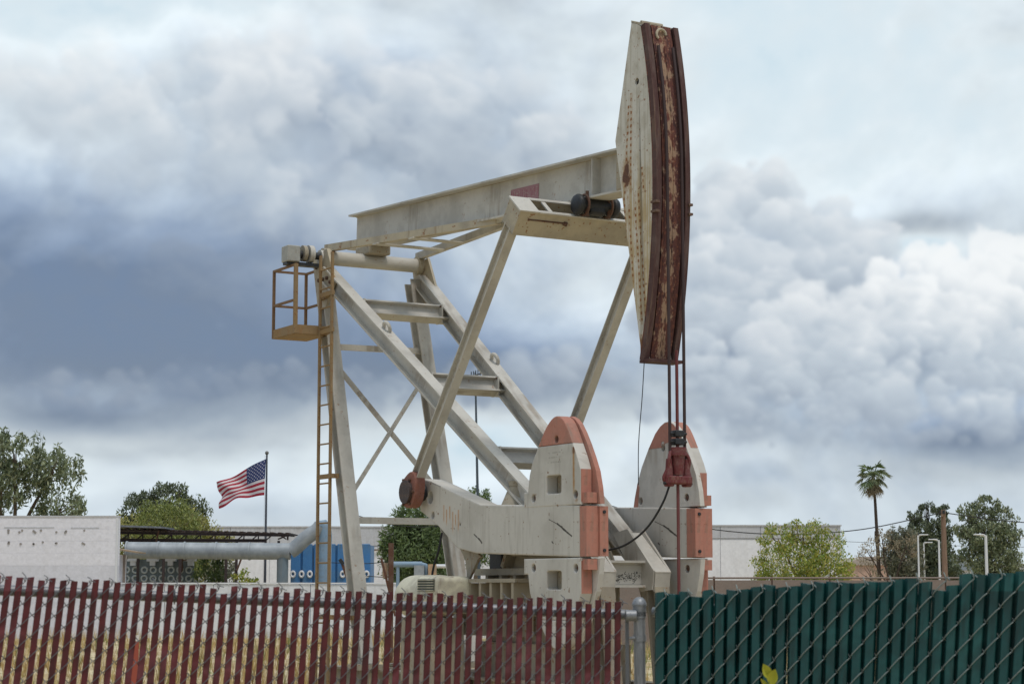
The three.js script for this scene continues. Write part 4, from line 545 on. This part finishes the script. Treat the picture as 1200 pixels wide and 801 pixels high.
{ const Z = 66.6, b = thing('lean_to_hut', 'little hut with a slanting tan roof against the white building', 'hut', [X(152, Z), 0, -Z]); part(b, 'roof', bar(V(-0.6, Yp(641, Z), 0), V(0.56, Yp(647.5, Z), 0), rectS(1.4, 0.05)), paint(0xa58e74, 801, 0.2, 1)); part(b, 'wall', box(0.5, Yp(650, Z), 0.9, -0.3, Yp(650, Z) / 2, -0.1), whiteWall); part(b, 'door_post', box(0.08, Yp(650, Z), 0.08, 0.06, Yp(650, Z) / 2, 0.42), brownM); }
// large duct on its bends
{ const Z = 70, b = thing('galvanised_duct', 'fat grey duct running under the shed roof and bending up to the blue tanks', 'duct', [0, 0, -Z]), y = Yp(645.5, Z), R = 0.285, xs = [160, 196, 226, 262, 300, 347].map((p) => X(p, Z));
  for (let k = 0; k < 5; k++) { part(b, 'duct_section', rod(V(xs[k] + 0.01, y + 0.03 * (2 - k) * 0.3, 0.9), V(xs[k + 1] - 0.01, y + 0.03 * (2 - k - 1) * 0.3, 0.9), R, 28), ductM); part(b, 'flange', rod(V(xs[k] - 0.03, y + 0.03 * (2 - k) * 0.3, 0.9), V(xs[k] + 0.03, y + 0.03 * (2 - k) * 0.3, 0.9), R + 0.025, 28), ductM); }
  const c = V(X(381, Z), Yp(617, Z), 0.9); part(b, 'rising_section', tube([V(xs[5] - 0.02, y - 0.03, 0.9), V(xs[5] + 0.14, y + 0.08, 0.9), c.clone().lerp(V(xs[5], y, 0.9), 0.5), c.clone().add(V(-0.1, -0.12, 0)), c], R * 0.9, 24, 30), ductM);
  part(b, 'top_bend', tube([c.clone().add(V(-0.08, -0.06, 0)), c.clone().add(V(0.06, 0.03, 0)), c.clone().add(V(0.16, -0.25, 0)), c.clone().add(V(0.16, -0.7, 0)), c.clone().add(V(0.16, -2.1, 0))], R * 0.8, 22, 26), ductBlue);
  part(b, 'drop_leg', rod(V(X(338, Z), y - 0.2, 0.9), V(X(338, Z), 0, 0.9), 0.2, 20), paint(0x6f7d86, 783, 0.1, 2, 0.6, 0.5));
}
// panel of round ends behind the shed columns
{ const Z = 75, b = thing('ring_panel', 'grey panel with rows of white rings under the shed', 'panel', [0, 0, -Z]), x0 = X(151, Z), x1 = X(232, Z), h = Yp(655, Z); part(b, 'backing', box(x1 - x0, h, 0.2, (x0 + x1) / 2, h / 2, 0), stucco(0x6d787c, 811, 1)); const rm = stucco(0xbfc6c6, 812, 1, 0.2), g = new THREE.TorusGeometry(0.105, 0.036, 8, 20);
  for (const py of [667.5, 677.5, 687.5]) for (let k = 0; k < 8; k++) part(b, 'ring', g.clone().translate(X(155 + k * 10.3, Z), Yp(py, Z), 0.11), rm);
  for (const px of [163, 185.5, 206, 229]) part(b, 'bin', [box(0.42, 0.22, 0.3, X(px, Z), Yp(654, Z), 0.2), box(0.2, 0.16, 0.2, X(px, Z), Yp(660, Z), 0.2)], whiteP); part(b, 'red_pipe', tube([V(X(225, Z), Yp(655, Z), 0.4), V(X(220, Z), Yp(656, Z), 0.4), V(X(220, Z), Yp(668, Z), 0.4), V(X(217, Z), Yp(671, Z), 0.4)], 0.05, 8, 20), rustIron); }
// blue tank bank
{ const Z = 73, b = thing('blue_container', 'blue ribbed steel container with white round ports behind the ladder', 'container', [0, 0, -Z]), x0 = X(343, Z), x1 = X(437, Z), h = Yp(637, Z), n = 7, w = (x1 - x0) / n; part(b, 'core', box(x1 - x0 - 0.05, h - 0.05, 1.9, (x0 + x1) / 2, h / 2 - 0.02, -1), blueM); for (let k = 0; k < n; k++) part(b, 'panel', rbox(w - 0.07, h, 0.12, 0.03, x0 + w * (k + 0.5), h / 2, 0), blueM); const ring = new THREE.TorusGeometry(0.085, 0.038, 8, 18); for (const px of [347, 357, 366.5, 376, 404.5, 432]) part(b, 'port', [ring.clone().scale(0.9, 1.15, 1).toNonIndexed().translate(X(px, Z), Yp(672.5, Z), 0.1)], whiteP); }
// flagpole and flag
const FZ = 76, fx = X(314.5, FZ);
{ const b = thing('flagpole', 'thin dark flagpole behind the shed', 'flagpole', [fx, 0, -FZ]), h = Yp(532, FZ); part(b, 'pole', new THREE.CylinderGeometry(0.035, 0.055, h, 12).translate(0, h / 2, 0), std({ color: 0x4b4f58, roughness: 0.5 })); part(b, 'ball', new THREE.SphereGeometry(0.075, 14, 10).translate(0, h + 0.05, 0), std({ color: 0x6a6a66, roughness: 0.4 })); part(b, 'halyard', rod(V(-0.07, 1, 0), V(-0.07, h - 0.05, 0), 0.006, 5), whiteP); }
{ const cv = document.createElement('canvas'); cv.width = 760; cv.height = 400; const c = cv.getContext('2d'); for (let k = 0; k < 13; k++) { c.fillStyle = k % 2 ? '#dcd6d8' : '#a8283c'; c.fillRect(0, k * 400 / 13, 760, 400 / 13 + 1); } c.fillStyle = '#323d6b'; c.fillRect(0, 0, 304, 400 * 7 / 13); c.fillStyle = '#dcd8de';
  const star = (x, y, r) => { c.beginPath(); for (let k = 0; k < 10; k++) { const a = -Math.PI / 2 + k * Math.PI / 5, q = k % 2 ? r * 0.4 : r; c.lineTo(x + q * Math.cos(a), y + q * Math.sin(a)); } c.fill(); }; for (let j = 0; j < 9; j++) for (let i = 0; i < (j % 2 ? 5 : 6); i++) star(25.3 + i * 50.7 + (j % 2 ? 25.3 : 0), 21.5 + j * 21.5, 11);
  const t = new THREE.CanvasTexture(cv); t.colorSpace = THREE.SRGBColorSpace;
  const g = new THREE.PlaneGeometry(1, 1, 60, 30), p = g.attributes.position, A = at(311.5, 537.5, FZ), B = at(309.5, 580, FZ), C = at(254.5, 566.5, FZ), D = at(255.5, 595, FZ);
  for (let i = 0; i < p.count; i++) { const s = p.getX(i) + 0.5, u = 0.5 - p.getY(i), tp = A.clone().lerp(C, s), bt = B.clone().lerp(D, s), q = tp.lerp(bt, u); const sag = 0.1 * Math.sin(s * 3.14) * (u * 2 - 0.7) ; q.y += sag * -0.1 + 0.055 * Math.sin(s * 7.5 + u * 3.5) * s + 0.12 * u * Math.sin(s * Math.PI) + 0.05 * Math.sin(s * 13 - u * 6) * s * u; q.x += 0.16 * s * s * Math.exp(-Math.pow((u - 0.55) / 0.18, 2)); q.z += 0.16 * Math.sin(s * 8 + u * 2.4) * (0.25 + s) + 0.07 * Math.sin(s * 15 + u * 7) * s; p.setXYZ(i, q.x - fx, q.y, q.z + FZ); }
  g.computeVertexNormals(); const o = single('flag', g, new THREE.MeshPhysicalMaterial({ map: t, side: THREE.DoubleSide, roughness: 0.85, transmission: 0.2, thickness: 0 }), 'red, white and blue stars and stripes flag flying from the thin pole', 'flag'); o.position.set(fx, 0, -FZ); }
// long pale warehouses in the distance
function warehouse(label, p0, p1, Z, top, band, panels, m1, m2, pipe) { const x0 = X(p0, Z), x1 = X(p1, Z), h = Yp(top, Z), hb = Yp(band, Z), b = thing('warehouse', label, 'building', [(x0 + x1) / 2, 0, -Z - 8]), w = (x1 - x0) / panels; for (let k = 0; k < panels; k++) { part(b, 'wall_panel', box(w - 0.03, hb, 16, x0 + w * (k + 0.5) - (x0 + x1) / 2, hb / 2, 0), m1); part(b, 'upper_panel', box(w - 0.03, h - hb - 0.06, 16.1, x0 + w * (k + 0.5) - (x0 + x1) / 2, (h + hb) / 2 + 0.03, 0), m2); } part(b, 'reveal', box(x1 - x0 - 0.1, h - 0.05, 15.9, 0, h / 2, 0), greyBand); part(b, 'parapet_cap', box(x1 - x0 + 0.1, 0.08, 16.2, 0, h + 0.03, 0), m2); if (pipe) part(b, 'wall_pipe', rod(V(-(x1 - x0) / 2 + 0.2, Yp(pipe, Z), 8.15), V((x1 - x0) / 2 - 0.2, Yp(pipe, Z), 8.15), 0.06), brownM); return b; }
warehouse('long pale warehouse behind the flagpole and blue container', 228, 640, 135, 617.5, 640, 9, whiteClean, greyBand, 644);
warehouse('white warehouse with a grey upper band at right of the pumpjack', 655, 981, 122, 616, 631.5, 7, whiteClean, greyBand, 0);
// brown screened fence on the right
{ const Z = 52, b = thing('brown_screen_fence', 'low brown screened fence crossing behind the green fence', 'fence', [0, 0, -Z]), x0 = X(700, Z), x1 = X(1260, Z), h = Yp(676, Z); let k = 0; for (let x = x0; x < x1; x += 1.5, k++) { part(b, 'screen', box(1.46, h - 0.12, 0.03, x + 0.75, h / 2 - 0.02 + 0.012 * (k % 2), 0), brownM); part(b, 'post', rod(V(x, 0, -0.04), V(x, h + 0.02, -0.04), 0.03, 8), rustIron); } part(b, 'top_rail', rod(V(x0, h - 0.02, -0.03), V(x1, h - 0.02, -0.03), 0.025, 8), brownM); }
// houses beyond
{ const Z = 140, b = thing('pink_house', 'low pinkish house behind the palm', 'house', [X(1030, Z), 0, -Z - 4]); part(b, 'wall', box(5.6, Yp(662, Z), 8, 0, Yp(662, Z) / 2, 0), pinkWall); part(b, 'roof', slab([[-3, Yp(662, Z)], [3, Yp(662, Z)], [1, Yp(652, Z)], [-1.4, Yp(652, Z)]], -4.2, 4.2), stucco(0xb5a99f, 821)); part(b, 'window', box(0.5, 0.8, 0.1, 0.6, Yp(668, Z), 4.0), blackIron); }
{ const Z = 140, b = thing('gabled_house', 'house with a blue grey gable between the two right eucalyptus trees', 'house', [X(1122, Z), 0, -Z - 4]), y0 = Yp(668, Z), y1 = Yp(652, Z); part(b, 'wall', box(4.4, y0, 8, 0.3, y0 / 2, 0), whiteWall); part(b, 'roof', slab([[-2.2, y0], [2.9, y0], [-0.4, y1]], -4.3, 4.3), stucco(0x8b97a3, 831)); }
{ const Z = 160, b = thing('flat_white_house', 'flat white house at the right edge behind the lamp', 'house', [X(1215, Z), 0, -Z - 4]); part(b, 'wall', box(5.5, Yp(662, Z), 8, 0, Yp(662, Z) / 2, 0), whiteClean); part(b, 'roof', box(5.8, 0.15, 8.4, 0, Yp(661, Z), 0), whiteP); part(b, 'window', box(0.8, 0.5, 0.1, -1, Yp(668, Z), 4), blackIron); }
// poles, lamps and wires
function lamp(px, top, Z, arm, label, r = 0.07) { const b = thing('street_lamp', label, 'lamp', [X(px, Z), 0, -Z], 0, 'white lamp poles at right'), h = Yp(top, Z); part(b, 'pole', new THREE.CylinderGeometry(r * 0.75, r, h, 12).translate(0, h / 2, 0), whiteP); part(b, 'arm', rod(V(0, h - 0.03, 0), V(arm * 0.75, h + 0.03, 0), r * 0.5), whiteP); part(b, 'lamp_head', rbox(0.42, 0.05, 0.16, 0.02, arm * 0.9, h + 0.03, 0), whiteP); part(b, 'base', box(0.4, 0.3, 0.4, 0, 0.15, 0), whiteP); }
lamp(1070.5, 627, 95, 0.3, 'white lamp pole, leftmost of the three before the dark eucalyptus', 0.05); lamp(1077, 636, 104, 0.26, 'shortest white lamp pole, middle of the three before the dark eucalyptus', 0.045); lamp(1094.5, 632.5, 95, -0.32, 'white lamp pole just left of the brown utility pole', 0.06); lamp(1149, 627, 80, -0.3, 'thick white lamp pole in front of the broad right eucalyptus', 0.075); lamp(1197, 631, 95, -0.15, 'white lamp pole at the right edge of the picture', 0.04);
const UP = { Z: 86, x: X(1100.5, 86), h: Yp(597, 86) };
{ const b = thing('utility_pole', 'brown wooden utility pole among the trees at right', 'pole', [UP.x, 0, -UP.Z]); part(b, 'pole', new THREE.CylinderGeometry(0.1, 0.15, UP.h, 12).translate(0, UP.h / 2, 0), poleBrown); part(b, 'crossarm', box(1.2, 0.1, 0.1, 0, UP.h - 0.25, -0.17, 1.35), poleBrown); for (const z of [-0.6, 0.1]) part(b, 'insulator', new THREE.CylinderGeometry(0.05, 0.06, 0.14, 8).translate(0, UP.h - 0.1, z), blackIron); }
const span = (label, a, b, sag, r) => single('overhead_wire', tube([a, a.clone().lerp(b, 0.25).add(V(0, -sag * 0.75, 0)), a.clone().lerp(b, 0.5).add(V(0, -sag, 0)), a.clone().lerp(b, 0.75).add(V(0, -sag * 0.75, 0)), b], r, 5, 40), blackRubber, label, 'wire', 'overhead wires');
span('dark wire sagging from the utility pole left towards the pumpjack', V(UP.x, UP.h - 0.12, -UP.Z), at(700, 588, 86), 1.15, 0.022);
span('dark wire running right from the utility pole', V(UP.x, UP.h - 0.12, -UP.Z), at(1330, 612, 86), 0.25, 0.022);
span('thin lower wire crossing the sky left of the utility pole', at(985, 634, 130), at(1400, 640, 130), 0.2, 0.014);
span('thin wire dropping behind the near rear leg', at(418, 603.5, 60), at(520, 616, 60), 0.15, 0.012);
{ const Z = 100, b0 = at(557, 436, Z), b = thing('antenna_mast', 'thin dark antenna mast seen between the post legs', 'mast', [X(563, Z), 0, -Z]), top = b0.y, dx = b0.x - X(563, Z) * 1; part(b, 'mast', taper([V(0, 0, 0), V(dx * 0.5, top / 2, 0), V(dx, top, 0)], 0.09, 0.045, 8, 8), std({ color: 0x45505a, roughness: 0.6 })); part(b, 'antenna_boom', [rod(V(dx - 0.22, top - 0.25, 0.3), V(dx + 0.3, top - 0.02, -0.3), 0.03)], blackIron); for (let k = 0; k < 5; k++) part(b, 'antenna_element', rod(V(dx - 0.2 + k * 0.11, top - 0.48 + k * 0.05, 0.24 - k * 0.13), V(dx - 0.2 + k * 0.11, top + 0.0 + k * 0.05, 0.24 - k * 0.13), 0.022), blackIron); }
// rusty posts and pipework in the yard
{ const Z = 40, b = thing('rusty_post', 'rusty square post with a slanting stay behind the red fence', 'post', [X(460, Z), 0, -Z]), h = Yp(636, Z); part(b, 'shaft', box(0.1, h, 0.1, 0, h / 2, 0), rustIron); part(b, 'stay', bar(V(-0.19, Yp(654, Z), 0.08), V(0.1, Yp(692, Z) - 0.5, 0.08), rectS(0.045, 0.045), V(1, 0, 0)), rustIron); part(b, 'box', box(0.1, 0.3, 0.1, -0.12, Yp(668, Z), -0.08), paint(0xb3977c, 841, 0.3, 0.6)); }
{ const Z = 38, b = thing('leaning_stake', 'dark leaning stake against the near rear leg', 'stake', [X(411, Z), 0, -Z]); part(b, 'shaft', bar(V(0.62, 0, 0), V(-0.14, Yp(657, Z), 0), rectS(0.045, 0.05), V(1, 0, 0)), rustIron); part(b, 'grip', bar(V(-0.17, Yp(655, Z), 0), V(-0.1, Yp(661, Z), 0), rectS(0.07, 0.07), V(1, 0, 0)), blackIron); }
{ const Z = 60, b = thing('pale_pipework', 'pale blue pipe with a valve box left of the cream motor', 'pipework', [0, 0, -Z]), y = Yp(661, Z); part(b, 'pipe', rod(V(X(462, Z), y, 0), V(X(496, Z), y, 0), 0.085, 16), ductBlue); part(b, 'elbow', tube([V(X(494, Z), y, 0), V(X(499, Z), y - 0.01, 0), V(X(501, Z), y - 0.15, 0), V(X(501, Z), 0, 0)], 0.075, 12, 16), ductBlue); part(b, 'valve_box', box(0.3, 0.5, 0.3, X(493, Z), Yp(672, Z), 0.1), ductM); part(b, 'tan_box', box(0.24, 0.36, 0.3, X(508, Z), Yp(668, Z), 0.1), paint(0xb99878, 851, 0.2, 0.6)); part(b, 'pipe', rod(V(X(503, Z), Yp(663, Z), -0.3), V(X(530, Z), Yp(663, Z), -0.3), 0.06, 14), whiteP); part(b, 'leg', rod(V(X(468, Z), 0, 0), V(X(468, Z), y, 0), 0.05), ductBlue); }
for (const [px, py, Z, n] of [[400, 660, 41, 'thin barbed wire crossing in front of the near rear leg'], [430, 675, 41, 'second thin wire lower across the near rear leg']]) single('yard_wire', tube([at(px - 12, py - 1, Z), at(px + 30, py, Z), at(462, py - 3, Z)], 0.008, 5, 12), blackRubber, n, 'wire', 'wires strung in the yard');
// orange marker stake seen through the red slats
{ const Z = 20, b = thing('marker_stake', 'orange marker stake seen through the red slats at left', 'stake', [X(166, Z), 0, -Z]); part(b, 'shaft', box(0.07, 1.12, 0.04, 0, 0.56, 0), std({ color: 0x9c4a38, roughness: 0.6 })); part(b, 'cap', box(0.075, 0.06, 0.045, 0, 1.15, 0), std({ color: 0xd8d4cc })); }
// dry weeds over the yard
{ const pos = [], nor = [], r = rngOf(97); for (let k = 0; k < 7; k++) { const a = r() * 6.28, h = 0.2 + 0.25 * r(), dx = Math.cos(a), dz = Math.sin(a), l = 0.06 + 0.14 * r(); for (const q of [[-dz * 0.006, 0, dx * 0.006], [dz * 0.006, 0, -dx * 0.006], [dx * l, h, dz * l]]) { pos.push(...q); nor.push(dx, 0.4, dz); } } const g = new THREE.BufferGeometry(); g.setAttribute('position', new THREE.Float32BufferAttribute(pos, 3)); g.setAttribute('normal', new THREE.Float32BufferAttribute(nor, 3));
  const N = 9000, im = new THREE.InstancedMesh(g, std({ color: 0xffffff, side: THREE.DoubleSide, roughness: 1 }), N), M = new THREE.Matrix4(), c = new THREE.Color(), q = new THREE.Quaternion(); for (let i = 0; i < N; i++) { const z = 9 + 56 * Math.pow(r(), 0.8), x = (r() - 0.5) * (8 + z * 0.8), s = 0.6 + 0.9 * r(); q.setFromAxisAngle(V(0, 1, 0), r() * 6.28); im.setMatrixAt(i, M.compose(V(x, 0, -z), q, V(s, s, s))); c.set(r() < 0.16 ? 0x6d7c3e : r() < 0.5 ? 0xb79a63 : 0xc7b07a); im.setColorAt(i, c); } im.name = 'dry_grass'; scene.add(im); tag(im, 'dry straw coloured weeds over the yard', 'grass', null, 'stuff'); }
scene.traverse((o) => { if (o.isMesh) { o.castShadow = true; o.receiveShadow = true; } });
renderer.render(scene, camera);
